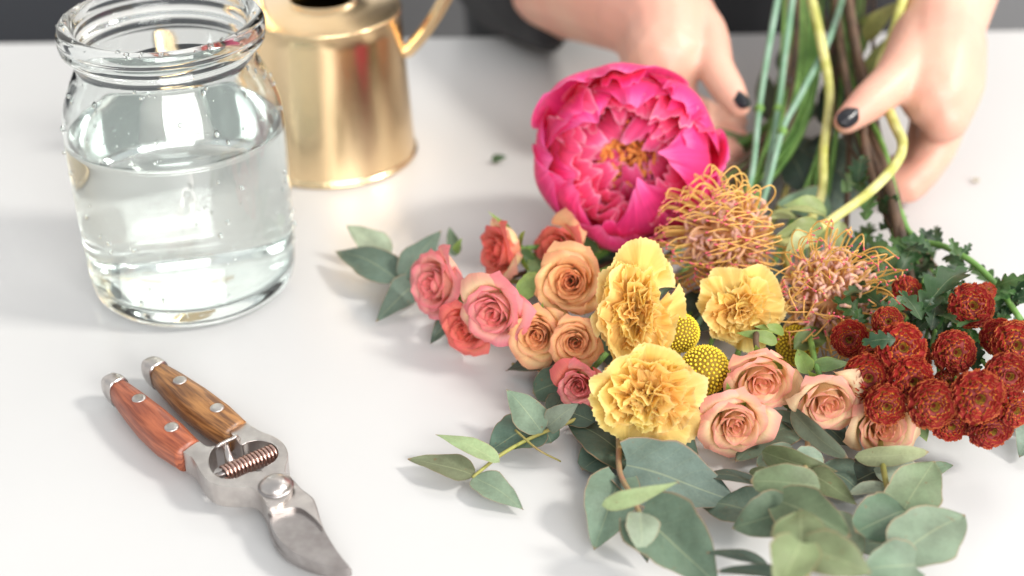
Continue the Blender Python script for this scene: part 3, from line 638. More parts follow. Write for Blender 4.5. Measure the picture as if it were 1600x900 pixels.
# pincushion flowers
def make_pincushion(parent, R, rng, nst=95, nper=150, loose=0.0, side=(0, 0)):
    V, F = lathe_geo([(r*R, z*R) for r, z in smooth_prof([(.0005, .42), (.22, .38), (.36, .2), (.40, -.05), (.34, -.3), (.15, -.42), (.06, -.46)], 4)], 24)
    add('cone', V, F, M_peri, parent, np.tile([.5, .2], (len(V), 1)), world=False)
    J = Join()
    for k in range(nper):
        t = (k+.5)/nper; th = .12+1.75*t**.6; a = k*2.39996+rng.uniform(-.2, .2)
        d = Vector((math.sin(th)*math.cos(a), math.sin(th)*math.sin(a), math.cos(th))); sd = Vector((-math.sin(a), math.cos(a), 0)); up = d.cross(sd)
        l = rng.uniform(.55, .82)*R; q0 = d*.33*R; bx = up*rng.uniform(-.22, .22)*R+sd*rng.uniform(-.2, .2)*R
        P = [q0, q0+d*(l-.33*R)*.6+bx*.35, q0+d*(l-.33*R)+bx, q0+d*(l-.36*R)+bx*1.6+sd*rng.uniform(-.08, .08)*R, q0+d*(l-.46*R)+bx*1.75]
        V, F, UV = tube_geo(P, [.014*R, .019*R, .026*R, .030*R, .030*R], 6, 3); J.add(V, F, UV)
        J.add(SP1_V*.042*R+np.array(P[3]), SP1_F, np.tile([.5, .9], (len(SP1_V), 1)))
    tag(J.build('perianths', M_peri, parent, world=False), kind='stuff')
    J = Join()
    for k in range(nst):
        t = (k+.5)/nst; th = .35+1.45*t; a = k*2.39996+rng.uniform(-.25, .25)
        lay = rng.uniform(.95, 1.28); rad = Vector((math.cos(a), math.sin(a), 0)); sd = Vector((-math.sin(a), math.cos(a), 0))
        b0 = (rad*.30*math.sin(th)+Vector((0, 0, .28*math.cos(th))))*R
        wob = sd*rng.uniform(-.13, .13)*(1+loose*3.0)*R
        m1 = (rad*(.80*math.sin(th)*lay)+Vector((0, 0, .62*math.cos(th)-.05)))*R + wob*.4
        m2 = (rad*(1.02*math.sin(th)*lay)+Vector((0, 0, .70*math.cos(th)+.32+.1*rng.uniform(-1, 1))))*R + wob
        tip = (rad*(.84*math.sin(th)*lay*(1+loose*rng.uniform(-.6, .5)))+Vector((0, 0, .80*math.cos(th)+.62+rng.uniform(-.15, .15)+loose*rng.uniform(-.5, .3))))*R + wob*1.8
        V, F, UV = tube_geo([b0, m1, m2, tip], [.014*R, .0135*R, .013*R, .012*R, .012*R], 5, 7); J.add(V, F, UV)
        J.add(SP1_V*np.array([.020, .020, .024])*R+np.array(tip), SP1_F, np.tile([.5, 1.0], (len(SP1_V), 1)))
    tag(J.build('styles', M_style, parent, world=False), kind='stuff')
def lv(px, py, z, px2, py2, z2): return at(px, py, z), at(px2, py2, z2)

# leaf geometry (thin curved blade, real size, laid where it lies)
def leaf(parent, b, t, wpx, col, kind='pointed', roll=0, cup=.12, arch=.08, fold=0.0, nrm=None, mat=None, rng=random.Random(7), name='leaf', pet=True, twist=0.0):
    b = Vector(b); t = Vector(t); Ax = t-b; L = Ax.length; Ax.normalize(); midp = (b+t)/2
    view = (CAM-midp).normalized(); n0 = nrm if nrm is not None else (view*.62+Vector((0, 0, 1))*.38)
    n0 = (n0-Ax*n0.dot(Ax)).normalized(); sd = n0.cross(Ax).normalized()
    vis = (sd-view*sd.dot(view)).length
    W = wpx/ppm(midp)/max(vis, .45)*.5
    q = Matrix.Rotation(math.radians(roll), 3, Ax); n0 = q @ n0; sd = q @ sd
    n, m = 17, 11; u, v = petal_grid(n, m)
    if kind == 'pointed': hw = np.sin(np.pi*np.clip(v, 0, 1)**.72)**.82*(1-.12*v); hw = np.where(v > .8, hw*(1-.25*((v-.8)/.2)**1.5), hw)
    elif kind == 'heart': hw = np.sqrt(np.clip(1-((v-.36)/.42)**2, 0, 1)); hw = np.where(v > .36, np.clip(1-((v-.36)/.64)**1.75, 0, 1)**.9, hw); hw = np.where(v < .06, np.maximum(hw, .45), hw)
    elif kind == 'round': hw = np.sqrt(np.clip(1-(2*v-1)**2, 0, 1))**.92; 
    elif kind == 'blade': hw = np.clip(np.sin(np.pi*v**.9), 0, 1)**.6
    elif kind == 'lobed':
        lob = np.abs(np.sin(np.pi*(v*3.6+.12)))**.7; hw = np.sin(np.pi*np.clip(v*.93+.05, 0, 1))**.6*(.28+.85*lob)*(1.05-.35*v)
    vb = v - (.07*np.abs(u)*np.sin(np.pi*v) if kind != 'lobed' else -.10*np.abs(u)*lob)
    if kind == 'heart': vb = vb - .10*np.abs(u)**1.5*(v < .3)*(1-v/.3)
    ph, p2 = rng.uniform(0, 6), rng.uniform(0, 6)
    nz = hw*W*(cup*np.abs(u)**1.6 + fold*np.abs(u)) + arch*L*(np.sin(np.pi*v)) + .07*W*np.sin(5*v+3*u+ph)*hw+.05*W*np.sin(10*v-2*u+p2)*np.abs(u)**1.5
    wob = 1+.05*np.sin(6*v+ph+u)+.035*np.sin(15*v+p2+2*u)+.015*np.sin(31*v+ph)
    tw = twist*(v-.3); X = u*hw*W*wob
    P = np.array(b)[None, None, :] + vb[..., None]*np.array(Ax)*L + (X*np.cos(tw))[..., None]*np.array(sd) + (nz+X*np.sin(tw))[..., None]*np.array(n0)
    P[..., 2] = np.maximum(P[..., 2], .0012+.0006*rng.random())
    g = sum(col[:3])/3; dk = rng.uniform(.80, 1.02) if (mat is None) else rng.uniform(.85, 1.0)
    c = tuple(min(1, max(0, (x*.80+g*.20)*dk*rng.uniform(.95, 1.04))) for x in col[:3])+(1,)
    o = add(name, P, grid_faces(n, m), mat or M_euc, parent, uvs(u, v), color=c)
    return o

for ri, b, e, wpx, c in RLEAF: leaf(ROSE_T[ri], at(*b), at(*e), wpx, GLEAF[c], 'pointed', mat=M_sepal, arch=.12, cup=.25)
p = at(1126, 372, .045); R = 92/ppm(p); axv = Vector((-.62, -.66, .38)).normalized()
t = thing('pincushion_flower', 'dense orange pincushion flower leaning against the peony', 'pincushion flower', p-axv*R*.30, axes(axv, 1.0), 'pincushion flowers in the bunch')
make_pincushion(t, R, random.Random(51), 170, 190)
flower_stem(t, p-axv*R*.7, axv, at(1254, -60, .11), M_st_yel, .0027, [at(1240, 375, .02), at(1282, 310, .035), at(1287, 230, .05), at(1296, 150, .06), at(1284, 70, .08)])
p2_ = at(1300, 462, .036); R2 = 92/ppm(p2_); axv = Vector((.10, -.80, .55)).normalized()
t2 = thing('pincushion_flower', 'loose straggly orange and mauve pincushion flower beside the russet chrysanthemums', 'pincushion flower', p2_-axv*R2*.25, axes(axv, 2.0), 'pincushion flowers in the bunch')
make_pincushion(t2, R2, random.Random(52), 130, 220, loose=.45)
flower_stem(t2, p2_-axv*R2*.6, axv, at(1425, -60, .12), M_st_yel, .0029, [at(1228, 398, .034), at(1290, 350, .045), at(1355, 303, .055), at(1398, 258, .06), at(1410, 224, .062), at(1396, 190, .064), at(1372, 120, .07), at(1398, 45, .09)])
G_pl = [lin(168, 178, 100), lin(140, 158, 84), lin(176, 186, 122)]
for b, e, wpx, c, rl in [((1285, 352, .05), (1208, 372, .05), 34, 1, 0), ((1300, 345, .05), (1205, 330, .058), 30, 0, 50), ((1292, 330, .045), (1222, 322, .05), 40, 1, 20), ((1270, 362, .05), (1226, 400, .045), 40, 2, 0), ((1292, 348, .045), (1262, 405, .03), 34, 1, 10), ((1312, 345, .04), (1308, 402, .03), 24, 2, 0), ((1250, 345, .03), (1190, 345, .045), 30, 0, 20)]:
    leaf(t2, at(*b), at(*e), wpx, G_pl[c], 'pointed', rl, mat=M_pinleaf, arch=.10)

# chrysanthemums
ME_mum = [mesh_from(floret_field(1.0, random.Random(60+i), 165, (.78, .86, .72, .82)[i], (.17, .22, .13, .25)[i]), 'florets', M_mum) for i in range(4)]
ME_bud = mesh_from(floret_field(1.0, random.Random(66), 120, .9, .18), 'florets', M_mum)
MUMD = 'round russet red pompon chrysanthemum in the outer clump past the largest bloom'
MUML = {0: 'russet pompon chrysanthemum standing apart above its dark lobed leaves', 1: 'russet chrysanthemum turned sideways behind the red tipped pincushion styles', 2: 'russet pompon chrysanthemum touching the loose pincushion flower', 3: 'small orange tinted russet chrysanthemum behind the highest big pompon bloom', 4: 'big russet pompon chrysanthemum with an olive yellow eye on top of the cluster', 6: 'russet pompon chrysanthemum beside the cream and blush rose', 8: 'russet pompon chrysanthemum overlapping the partly covered blush rose', 11: 'russet chrysanthemum with a deep orange eye set against dark leaves', 5: 'small russet chrysanthemum wedged between the bloom touching the pincushion flower and the big top bloom', 7: 'russet pompon chrysanthemum directly under the big bloom on top of the cluster', 9: 'bright russet chrysanthemum between the partly covered blush rose and the largest bloom', 10: 'small half open russet chrysanthemum squeezed under the bloom with the deep orange eye', 15: 'largest russet pompon chrysanthemum, above the one resting lowest', 19: 'small russet chrysanthemum mostly hidden behind the big bloom on top of the cluster', 20: 'tiny orange chrysanthemum bud behind the bloom that stands apart', 17: 'shaded russet chrysanthemum hanging low over the white table beside the blush rose', 18: 'dark red chrysanthemum resting lowest in the cluster and throwing a shadow on the table'}
MUMS = [(1521, 477, .052, 35, .0, .20), (1424, 455, .046, 27, .6, .45), (1327, 531, .040, 29, -.35, -.1), (1388, 502, .050, 24, -.1, .25), (1412, 543, .056, 39, .05, .12), (1362, 553, .038, 19, -.2, 0), (1357, 591, .042, 37, -.15, -.08), (1428, 597, .044, 37, .2, -.1), (1386, 636, .036, 33, -.05, -.2), (1461, 636, .040, 39, .1, -.15), (1482, 597, .034, 20, .2, .3), (1496, 551, .046, 34, .15, .05), (1563, 528, .046, 29, -.1, 0), (1590, 540, .052, 37, .1, 0), (1578, 588, .046, 35, .1, -.05), (1532, 624, .044, 42, .1, -.15), (1589, 642, .034, 30, .3, -.2), (1487, 667, .022, 30, -.1, -.45), (1551, 675, .024, 36, .1, -.5), (1437, 560, .036, 24, .3, .2), (1545, 452, .044, 14, .2, .6)]
for i, (px, py, z, rp, dx, dy) in enumerate(MUMS):
    rng = random.Random(300+i); p = at(px, py, z); R = rp/ppm(p)*1.0; axv = cdir(dx, dy-.10)
    small = rp < 21
    t = thing('chrysanthemum', MUML.get(i, MUMD if not small else 'small half open russet chrysanthemum squeezed between larger pompon blooms'), 'chrysanthemum', p-axv*R*.30, axes(axv, rng.uniform(0, 6)), 'russet pompon chrysanthemums')
    k = rng.uniform(.85, 1.12)
    o = link('florets', ME_bud if small else ME_mum[i % 4], t, (min(1, k*rng.uniform(.95, 1.1)), k*rng.uniform(.75, 1.0) if not small else 1, k*.85, 1)); R *= 1.14; o.scale = (R, R, R); tag(o, kind='stuff')
    V, F = lathe_geo([(.0002*R, -.04*R), (.05*R, .02*R), (.11*R, .16*R), (.18*R, .28*R)], 14); add('eye', V, F, M_mum_c, t, world=False)
    V, F = lathe_geo([(r*R, z_*R) for r, z_ in smooth_prof([(.0005, -.06), (.13, .18), (.27, .32), (.50, .26), (.58, .02), (.50, -.22), (.30, -.36), (.10, -.42)], 3)], 16); add('core', V, F, M_mumcore, t, world=False)
    V, F = lathe_geo([(r*R, z_*R) for r, z_ in smooth_prof([(.36, -.30), (.34, -.42), (.16, -.52), (.07, -.62)], 3)], 14); add('calyx', V, F, M_st_green, t, world=False)
    far = at(1440+(px-1440)*.35+rng.uniform(-14, 14), 470+rng.uniform(-20, 30), .016)
    via = [(p-axv*.025).lerp(far, .5)]; end = far
    if i % 2 == 0: via += [far, at(1392+rng.uniform(-16, 22), 330, .035)] + [at(1335+rng.uniform(-45, 40), 165, .05)]; end = at(1310+rng.uniform(-60, 70), -90, .10)
    flower_stem(t, p-axv*R*.5, axv, end, M_st_brown if i % 4 == 0 else M_st_green, .0011, via)

# ------------------------------------------------------------------ foliage
TEAL = lin(94, 118, 100); GREY = lin(118, 138, 114); PALE = lin(158, 170, 138); OLIVE = lin(104, 116, 72); DARK = lin(66, 88, 74); MID = lin(98, 122, 90); LIME = lin(146, 166, 112)
def branch(label, stem_pts, leaves, smat, r=.0011, seed=1):
    rng = random.Random(seed); P = [at(*s) for s in stem_pts]
    t = thing('eucalyptus_branch', label, 'eucalyptus', (P[0].x, P[0].y, 0), None, 'eucalyptus branches')
    tube('stem', P, [r*1.3, r], smat, t, 7, 6)
    for L in leaves:
        b, e, wpx, c, kind = L[:5]; kw = L[5] if len(L) > 5 else {}
        leaf(t, at(*b), at(*e), wpx, c, kind, rng=rng, **kw)
    return t
UPN = Vector((0, 0, 1))
branch('eucalyptus sprig with pointed grey green leaves sticking out past the pink rose', [(830, 440, .006), (740, 440, .008), (660, 440, .010), (618, 436, .012)], [
    ((624, 438, .012), (523, 392, .010), 62, TEAL, 'pointed', dict(nrm=UPN+Vector((0, -.3, 0)))),
    ((610, 400, .006), (541, 352, .020), 46, PALE, 'pointed', dict(roll=-10)),
    ((626, 437, .012), (690, 360, .026), 46, TEAL, 'pointed', {}),
    ((660, 436, .010), (587, 503, .003), 54, TEAL, 'pointed', {}),
    ((712, 400, .010), (702, 354, .022), 24, MID, 'pointed', {}),
    ((708, 492, .006), (672, 538, .003), 34, DARK, 'pointed', {})], M_st_olive, seed=2)
branch('slim eucalyptus sprig with pale pointed leaves lying alone on the white table', [(940, 640, .010), (885, 661, .010), (830, 684, .010), (782, 711, .008), (738, 746, .005)], [
    ((742, 744, .005), (637, 717, .006), 42, lin(116, 128, 92), 'pointed', dict(nrm=UPN, arch=.05)),
    ((740, 745, .005), (818, 797, .003), 50, GREY, 'pointed', dict(nrm=UPN, arch=.05)),
    ((781, 722, .009), (680, 679, .014), 34, LIME, 'pointed', dict(roll=18)),
    ((838, 670, .008), (762, 706, .003), 66, TEAL, 'heart', dict(nrm=UPN)),
    ((848, 676, .011), (791, 608, .022), 56, GREY, 'pointed', {}),
    ((850, 668, .006), (862, 692, .003), 44, TEAL, 'round', {}),
    ((855, 668, .012), (905, 630, .028), 40, lin(136, 146, 124), 'pointed', {}),
    ((930, 660, .012), (868, 640, .006), 40, DARK, 'round', {})], M_st_olive, .0008, seed=3)
tw = thing('twig', 'bare thin twig lying across the slim eucalyptus sprig', 'twig', at(805, 672))
tube('stem', [at(805, 672, .014), at(840, 702, .012), at(876, 721, .004)], [.0006, .0004], M_st_olive, tw, 6)
branch('dark eucalyptus sprig tucked under the peach roses', [(960, 590, .006), (880, 575, .006), (800, 570, .004)], [
    ((890, 560, .010), (790, 580, .004), 48, DARK, 'pointed', dict(nrm=UPN)),
    ((905, 590, .012), (832, 614, .004), 58, lin(84, 110, 86), 'round', {}),
    ((880, 620, .006), (860, 650, .003), 40, TEAL, 'round', {}),
    ((880, 548, .012), (820, 562, .010), 24, MID, 'pointed', {})], M_st_olive, seed=4)
branch('eucalyptus branch with broad blue green leaves and reddish twig below the carnation', [(966, 640, .012), (967, 695, .016), (969, 740, .020), (988, 776, .022), (1001, 806, .022)], [
    ((1005, 735, .006), (886, 660, .006), 84, DARK, 'pointed', dict(nrm=UPN)),
    ((972, 700, .004), (910, 735, .003), 60, TEAL, 'round', dict(nrm=UPN)),
    ((1000, 690, .006), (1100, 742, .004), 90, lin(96, 126, 110), 'pointed', dict(nrm=UPN)),
    ((978, 728, .020), (1152, 785, .006), 112, lin(100, 124, 106), 'heart', dict(arch=.04, nrm=UPN+Vector((0, -.3, 0)))),
    ((968, 748, .018), (928, 860, .004), 88, lin(112, 134, 112), 'heart', dict(arch=.05, fold=.12)),
    ((940, 790, .028), (1062, 752, .040), 30, LIME, 'pointed', dict(roll=30, twist=.8)),
    ((1002, 804, .024), (1122, 915, .012), 116, lin(106, 130, 108), 'heart', dict(fold=.45, arch=.03)),
    ((1000, 800, .030), (1000, 866, .022), 62, lin(128, 144, 116), 'pointed', dict(roll=-24)),
    ((996, 806, .016), (1012, 880, .004), 40, DARK, 'pointed', {})], M_st_red, seed=5)
branch('eucalyptus branch with stacked olive leaves rimmed in red below the blush roses', [(1262, 640, .008), (1262, 695, .014), (1258, 730, .020), (1245, 790, .026), (1250, 850, .032), (1262, 900, .036)], [
    ((1240, 662, .010), (1148, 722, .005), 72, GREY, 'heart', dict(nrm=UPN)),
    ((1230, 640, .008), (1330, 700, .004), 80, DARK, 'pointed', dict(nrm=UPN)),
    ((1236, 640, .022), (1325, 716, .016), 40, lin(112, 128, 100), 'blade', dict(roll=52)),
    ((1190, 706, .020), (1310, 737, .020), 46, OLIVE, 'pointed', dict(roll=42)),
    ((1240, 700, .016), (1182, 728, .008), 34, GREY, 'round', {}),
    ((1240, 716, .018), (1288, 718, .016), 36, GREY, 'round', {}),
    ((1190, 758, .010), (1096, 742, .012), 34, DARK, 'blade', dict(roll=40)),
    ((1170, 738, .016), (1215, 738, .018), 16, OLIVE, 'blade', {}),
    ((1282, 760, .030), (1172, 752, .030), 56, lin(104, 126, 82), 'round', {}),
    ((1262, 738, .020), (1340, 790, .020), 46, OLIVE, 'pointed', {}),
    ((1222, 785, .034), (1330, 838, .034), 80, lin(96, 118, 78), 'heart', {}),
    ((1235, 800, .028), (1143, 826, .022), 76, lin(92, 116, 86), 'heart', {}),
    ((1252, 858, .044), (1250, 796, .046), 88, lin(112, 130, 78), 'heart', {}),
    ((1252, 848, .052), (1215, 925, .046), 80, lin(134, 150, 92), 'heart', {}),
    ((1262, 858, .046), (1362, 896, .044), 74, lin(112, 124, 78), 'heart', dict(fold=.1)),
    ((1200, 805, .012), (1090, 790, .004), 70, TEAL, 'pointed', dict(nrm=UPN)),
    ((1200, 882, .022), (1104, 864, .022), 28, DARK, 'blade', dict(roll=35)),
    ((1240, 905, .030), (1120, 893, .026), 30, DARK, 'blade', dict(roll=30)),
    ((1290, 800, .016), (1340, 880, .010), 60, PALE, 'round', {}),
    ((1235, 790, .02), (1190, 782, .02), 40, MID, 'round', {}),
    ((1280, 730, .006), (1345, 770, .004), 60, TEAL, 'round', dict(nrm=UPN))], M_st_red, seed=6)
branch('eucalyptus branch with round pale leaves at the uncovered corner of the bunch', [(1372, 660, .010), (1378, 715, .014), (1386, 760, .018), (1404, 800, .020), (1420, 850, .020), (1426, 885, .018)], [
    ((1335, 714, .016), (1452, 706, .020), 32, lin(158, 168, 118), 'blade', dict(roll=30)),
    ((1365, 734, .012), (1446, 738, .008), 40, PALE, 'blade', dict(roll=30)),
    ((1440, 738, .006), (1490, 727, .004), 26, MID, 'pointed', {}),
    ((1390, 762, .014), (1325, 772, .012), 30, PALE, 'blade', dict(roll=30)),
    ((1385, 735, .006), (1320, 760, .004), 60, DARK, 'round', dict(nrm=UPN)),
    ((1410, 800, .020), (1460, 720, .024), 84, lin(126, 148, 108), 'heart', {}),
    ((1408, 800, .010), (1465, 788, .008), 36, PALE, 'round', {}),
    ((1414, 798, .022), (1337, 832, .024), 82, lin(84, 118, 86), 'round', {}),
    ((1412, 862, .026), (1508, 804, .022), 98, lin(116, 140, 110), 'heart', {}),
    ((1430, 882, .026), (1345, 892, .026), 82, lin(108, 134, 106), 'heart', {}),
    ((1420, 850, .008), (1340, 850, .006), 50, GREY, 'round', {})], M_st_olive, seed=7)
branch('eucalyptus sprig showing under the russet chrysanthemums at the far corner', [(1560, 640, .006), (1625, 660, .008)], [
    ((1622, 655, .012), (1593, 715, .004), 54, GREY, 'heart', {}), ((1600, 640, .006), (1660, 690, .004), 60, TEAL, 'round', {})], M_st_olive, seed=8)
branch('blurred dark eucalyptus branch inside the bundle of stems', [(1150, 420, .010), (1215, 330, .014), (1245, 230, .020), (1255, 130, .03), (1270, 20, .06), (1280, -60, .09)], [
    ((1300, 325, .020), (1212, 318, .026), 60, lin(112, 142, 104), 'pointed', {}),
    ((1235, 200, .020), (1245, 150, .020), 70, DARK, 'round', {}), ((1240, 290, .014), (1262, 215, .020), 80, TEAL, 'round', {}),
    ((1215, 260, .012), (1195, 220, .016), 60, DARK, 'round', {}), ((1268, 270, .012), (1310, 215, .02), 60, DARK, 'round', {}),
    ((1200, 320, .010), (1145, 285, .014), 44, GREY, 'pointed', {}), ((1240, 170, .03), (1215, 120, .04), 40, lin(90, 110, 60), 'pointed', {}),
    ((1262, 110, .04), (1310, 80, .06), 40, lin(130, 150, 50), 'pointed', {}), ((1170, 250, .012), (1120, 200, .03), 44, lin(110, 120, 60), 'pointed', {}),
    ((1320, 95, .05), (1362, 20, .08), 46, lin(150, 175, 60), 'pointed', {}), ((1340, 150, .05), (1385, 60, .07), 34, lin(160, 170, 70), 'pointed', {}),
    ((1350, 60, .07), (1410, 0, .1), 34, lin(170, 170, 80), 'pointed', {}), ((1330, 330, .01), (1270, 270, .02), 60, TEAL, 'round', {}),
    ((1225, 120, .035), (1262, 40, .06), 50, DARK, 'pointed', {}), ((1290, 200, .03), (1325, 110, .045), 56, DARK, 'round', {}), ((1205, 190, .025), (1190, 110, .04), 40, lin(84, 104, 70), 'pointed', {}), ((1310, 280, .02), (1345, 210, .03), 60, TEAL, 'round', {}), ((1262, 300, .016), (1232, 235, .024), 60, DARK, 'round', {}), ((1350, 320, .012), (1318, 262, .02), 60, DARK, 'pointed', {}), ((1180, 400, .008), (1110, 440, .008), 60, DARK, 'pointed', {}), ((1130, 470, .008), (1040, 530, .006), 80, DARK, 'pointed', {}), ((1200, 560, .006), (1260, 500, .006), 80, DARK, 'pointed', {}),
    ((1000, 560, .006), (930, 520, .006), 80, DARK, 'pointed', {}), ((1180, 470, .008), (1240, 420, .008), 70, DARK, 'pointed', {}), ((1080, 640, .006), (1130, 590, .006), 80, DARK, 'pointed', {}), ((860, 460, .006), (830, 400, .012), 60, lin(96, 120, 60), 'pointed', {}), ((930, 400, .006), (1030, 420, .006), 70, DARK, 'pointed', {})], M_st_olive, .0018, seed=9)
# leafy chrysanthemum stems
GR = [lin(46, 82, 36), lin(56, 96, 38), lin(36, 66, 34), lin(72, 108, 46), lin(40, 74, 40)]
def greens(label, stem_pts, spots, seed, smat, r):
    rng = random.Random(seed); P = [at(*s) for s in stem_pts]
    t = thing('leafy_chrysanthemum', label, 'leafy stem', (P[0].x, P[0].y, 0), None, 'leafy chrysanthemum stems')
    tube('stem', P, [r, r*1.2], smat, t, 8, 6)
    for s in spots:
        x, y, z, ang, ln, wpx = s; b = at(x, y, z); e = at(x+ln*math.cos(ang), y-ln*math.sin(ang), z+rng.uniform(-.004, .012))
        leaf(t, b, e, wpx, rng.choice(GR), 'lobed', rng.uniform(-35, 35), mat=M_mumleaf, arch=rng.uniform(.02, .14), cup=rng.uniform(.1, .4), rng=rng)
    return t
rr = random.Random(77)
def scatter(n, x0, x1, y0, y1, z0, z1, l0=34, l1=62):
    out = []
    for k in range(n):
        x = rr.uniform(x0, x1); y = rr.uniform(y0, y1); ln = rr.uniform(l0, l1)
        out.append((x, y, rr.uniform(z0, z1), rr.uniform(-.6, 3.6), ln, ln*rr.uniform(.55, .8)))
    return out
greens('leafy chrysanthemum stem with dark lobed leaves beside the loose pincushion flower', [(1408, 540, .02), (1412, 470, .022), (1408, 392, .03), (1392, 300, .045), (1362, 205, .05), (1340, 95, .07), (1312, -60, .1)],
       [(1395, 455, .035, 2.1, 92, 62), (1440, 490, .045, .75, 96, 62), (1405, 430, .03, 1.2, 60, 45), (1380, 480, .04, 2.6, 60, 42), (1400, 530, .062, 3.25, 50, 30), (1440, 500, .055, 2.2, 52, 34)] + scatter(64, 1335, 1490, 385, 520, .012, .044, 26, 52) + [(1345, 300, .045, 1.5, 40, 34), (1315, 300, .045, .9, 38, 32), (1352, 345, .04, 1.2, 40, 30), (1372, 330, .035, .6, 36, 28)], 21, M_st_brown, .0028)
greens('arching chrysanthemum stem with sparse leaves above the russet blooms', [(1595, 500, .03), (1560, 450, .036), (1520, 410, .04), (1475, 385, .04), (1430, 372, .035), (1405, 330, .04), (1380, 230, .05), (1330, 120, .06), (1300, -60, .09)],
       scatter(22, 1440, 1590, 415, 510, .02, .04, 28, 56) + [(1500, 405, .04, 2.0, 34, 20), (1500, 402, .04, .9, 26, 16), (1555, 448, .038, .3, 46, 26), (1470, 385, .04, 1.8, 30, 18), (1580, 470, .035, .2, 44, 24)], 22, M_st_green, .0016)
greens('woody chrysanthemum stem whose leaves fill the gaps between the russet blooms', [(1500, 600, .02), (1460, 520, .02), (1425, 440, .026), (1400, 330, .04), (1345, 200, .055), (1318, 100, .07), (1300, -60, .1)],
       scatter(44, 1390, 1600, 470, 590, .010, .034, 28, 54), 23, M_st_brown, .0022)
greens('thorny brown stem running between the two hands', [(1412, 400, .012), (1372, 300, .04), (1350, 215, .055), (1352, 130, .066), (1338, 70, .08), (1318, -60, .11)], [(1340, 285, .05, 1.3, 40, 36), (1375, 360, .03, .5, 44, 34)], 24, M_st_brown, .0022)
sc = thing('leaf_scrap', 'small dark green leaf scrap lying beside the peony on the table', 'leaf scrap', at(780, 247))
leaf(sc, at(768, 250, .003), at(792, 245, .004), 14, lin(60, 90, 50), 'pointed', mat=M_mumleaf)
sc = thing('leaf_scrap', 'tiny pale crumb of plant on the bare table beside the hand', 'leaf scrap', at(1525, 282))
leaf(sc, at(1519, 283, .002), at(1531, 281, .002), 8, lin(170, 160, 140), 'round', mat=M_pinleaf)

# ------------------------------------------------------------------ person: forearms, hands, black top
def capsule_soup(chains, n=16):
    J = Join()
    for P, Rr in chains:
        P = [Vector(p) for p in P]; Q = catmull(P, 5) if len(P) > 2 else [P[0].lerp(P[1], k/6) for k in range(7)]
        rr_ = np.interp(np.linspace(0, 1, len(Q)), np.linspace(0, 1, len(Rr)), Rr)
        V, F, U = tube_geo(Q, list(rr_), n, raw=True); J.add(V, F, U)
        for q, r in ((Q[0], rr_[0]), (Q[-1], rr_[-1])): J.add(SPH_V*r+np.array(q), SPH_F)
    return J
def remesh(J, name, mat, parent, vox, smooth=6, extra=None):
    o = J.build('tmp_soup', mat); me0 = o.data
    m = o.modifiers.new('r', 'REMESH'); m.mode = 'VOXEL'; m.voxel_size = vox
    s = o.modifiers.new('s', 'SMOOTH'); s.factor = .5; s.iterations = smooth
    dg = bpy.context.evaluated_depsgraph_get(); me = bpy.data.meshes.new_from_object(o.evaluated_get(dg))
    bpy.data.objects.remove(o); bpy.data.meshes.remove(me0)
    mi = MW[parent.name].inverted(); me.transform(mi); me.name = name
    me.polygons.foreach_set('use_smooth', [True]*len(me.polygons)); me.materials.clear(); me.materials.append(mat)
    return link(name, me, parent)
W = aty
# image-left hand (forearm comes in from a black sleeve)
lw = at(985, 18, .075); le = aty(802, -46, .40)
lk = at(1030, 118, .055)           # knuckles behind the peony
ch = [([le, le.lerp(lw, .55)+Vector((0, 0, .004)), lw], [.042, .038, .028]),
      ([lw, at(1035, 45, .075), at(1040, 85, .068)], [.028, .030, .026]),
      ([at(1010, 30, .072), at(1012, 80, .062), at(1020, 130, .05)], [.022, .019, .013]),
      ([at(1050, 15, .080), at(1075, 35, .078), at(1065, 80, .066), at(1055, 125, .054)], [.020, .020, .017, .012]),
      ([at(1060, 20, .078), at(1098, 52, .076), at(1118, 105, .066), at(1138, 140, .058), at(1154, 166, .052)], [.019, .0155, .0115, .0105, .0078])]
for k, (kx, ky, tx_, ty_) in enumerate([(1058, 135, 1150, 190), (1040, 140, 1152, 215), (1022, 140, 1145, 240), (1006, 135, 1130, 262)]):
    ch.append(([at(kx, ky-30, .058-.004*k), at(kx+8, ky+25, .040-.004*k), at((kx+tx_)/2+14, (ky+ty_)/2+22, .022-.002*k), at(tx_, ty_, .024-.003*k)], [.0135, .0110, .0098, .0080]))
# image-right hand
rw = at(1468, 48, .085); re = Vector((.395, .47, .24))
ch2 = [([re, re.lerp(rw, .6), rw], [.044, .036, .0265]),
       ([rw, at(1464, 100, .078), at(1462, 150, .068)], [.0265, .0275, .021]),
       ([at(1490, 70, .080), at(1486, 130, .070), at(1476, 185, .058)], [.020, .020, .015]),
       ([at(1448, 60, .084), at(1425, 95, .082), at(1395, 128, .076), at(1358, 160, .070), at(1322, 190, .064)], [.022, .0175, .0132, .0115, .0078])]
for k, (kx, ky, mx_, my_, tx_, ty_) in enumerate([(1470, 170, 1462, 226, 1400, 262), (1478, 175, 1455, 248, 1385, 282), (1470, 180, 1440, 268, 1362, 280), (1455, 180, 1425, 285, 1345, 262)]):
    ch2.append(([at(kx-4, ky-25, .062-.004*k), at(kx, ky+8, .054-.006*k), at(mx_, my_, .034-.006*k), at((mx_+tx_)/2, (my_+ty_)/2+6, .020-.002*k), at(tx_, ty_, .018-.002*k)], [.0150, .0135, .0112, .0100, .0080]))
sL = Vector((-.03, .60, .50)); sR = Vector((.38, .62, .50)); tc_ = Vector((.175, .64, 0))
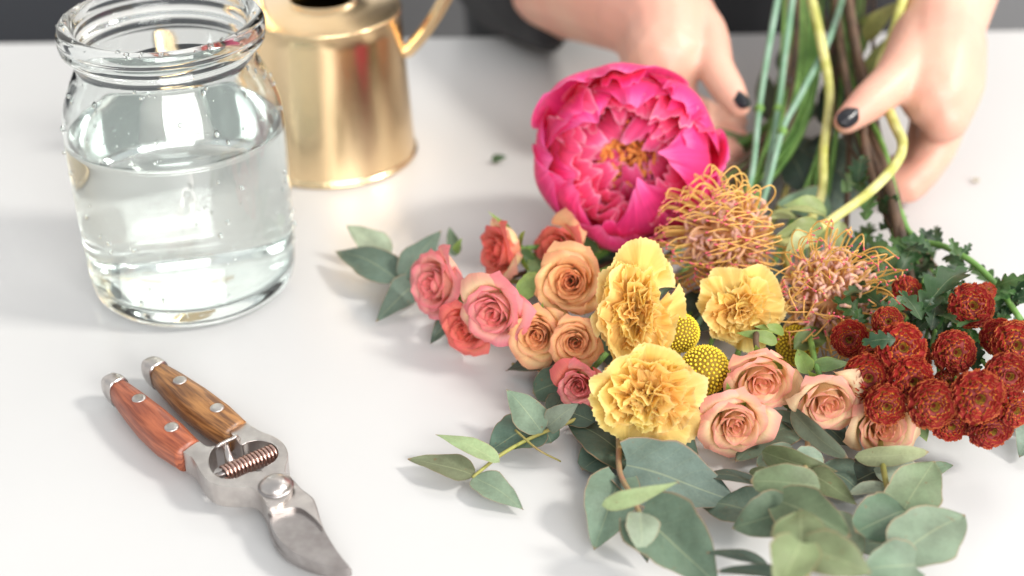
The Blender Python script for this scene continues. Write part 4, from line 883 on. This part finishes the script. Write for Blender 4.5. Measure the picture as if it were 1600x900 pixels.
torso = [([tc_+Vector((0, 0, -.12)), tc_+Vector((0, 0, .15)), tc_+Vector((0, 0, .42))], [.11, .10, .11]), ([sL, sR], [.06, .06]), ([sL, le], [.048, .042]), ([sR, re], [.048, .044]), ([tc_+Vector((0, 0, .42)), tc_+Vector((0, -.01, .60))], [.06, .052])]
person = thing('person', 'person in a black top gathering flower stems with both hands, nails painted black', 'person', (.175, .64, -.75))
body_o = remesh(capsule_soup(torso+ch+ch2), 'body', M_skin, person, .0023, 5)
cl = [([tc_+Vector((-.07, 0, -.70)), tc_+Vector((-.08, 0, -.3)), tc_+Vector((-.09, -.01, 0)), tc_+Vector((-.07, 0, .25)), tc_+Vector((-.09, 0, .46))], [.10, .125, .135, .12, .10]),
      ([tc_+Vector((.07, 0, -.70)), tc_+Vector((.08, 0, -.3)), tc_+Vector((.09, -.01, 0)), tc_+Vector((.07, 0, .25)), tc_+Vector((.09, 0, .46))], [.10, .125, .135, .12, .10]),
      ([sL, sL.lerp(le, .5), le], [.075, .060, .050]), ([sR, sR.lerp(re, .5), re], [.075, .066, .060]), ([sL, sR], [.075, .075]),
      ([le, le.lerp(lw, .18), le.lerp(lw, .32)], [.050, .049, .047]), ([le.lerp(lw, .15)+Vector((0, -.006, -.02)), at(858, 54, .03)], [.032, .014]), ([re, re.lerp(rw, .25)], [.058, .052])]
remesh(capsule_soup(cl), 'black_top', M_cloth, person, .006, 5)
def nail(tip, prev, w_, l_, side):
    tip = Vector(tip); ax = (tip-Vector(prev)).normalized(); n0 = Vector(side); n0 = (n0-ax*n0.dot(ax)).normalized(); sd = n0.cross(ax)
    u, v = petal_grid(22, 13); hw = w_*np.clip(1-np.abs(2*v-1)**2.6, 0, 1)**.5
    P = np.array(tip)[None, None, :] + ((v-.45)*l_)[..., None]*np.array(ax) + (u*hw)[..., None]*np.array(sd) + (.0008+.0080*(1-.34*u**2)-.0022*np.clip(v-.6, 0, 1))[..., None]*np.array(n0)
    add('fingernail', P, grid_faces(22, 13), M_nail, body_o)
nail(at(1154, 166, .052), at(1138, 140, .058), .0050, .0120, (-FWD+Vector((.35, 0, .25))))
nail(at(1320, 191, .064), at(1358, 160, .070), .0055, .0155, (-FWD+Vector((-.2, 0, .1))))
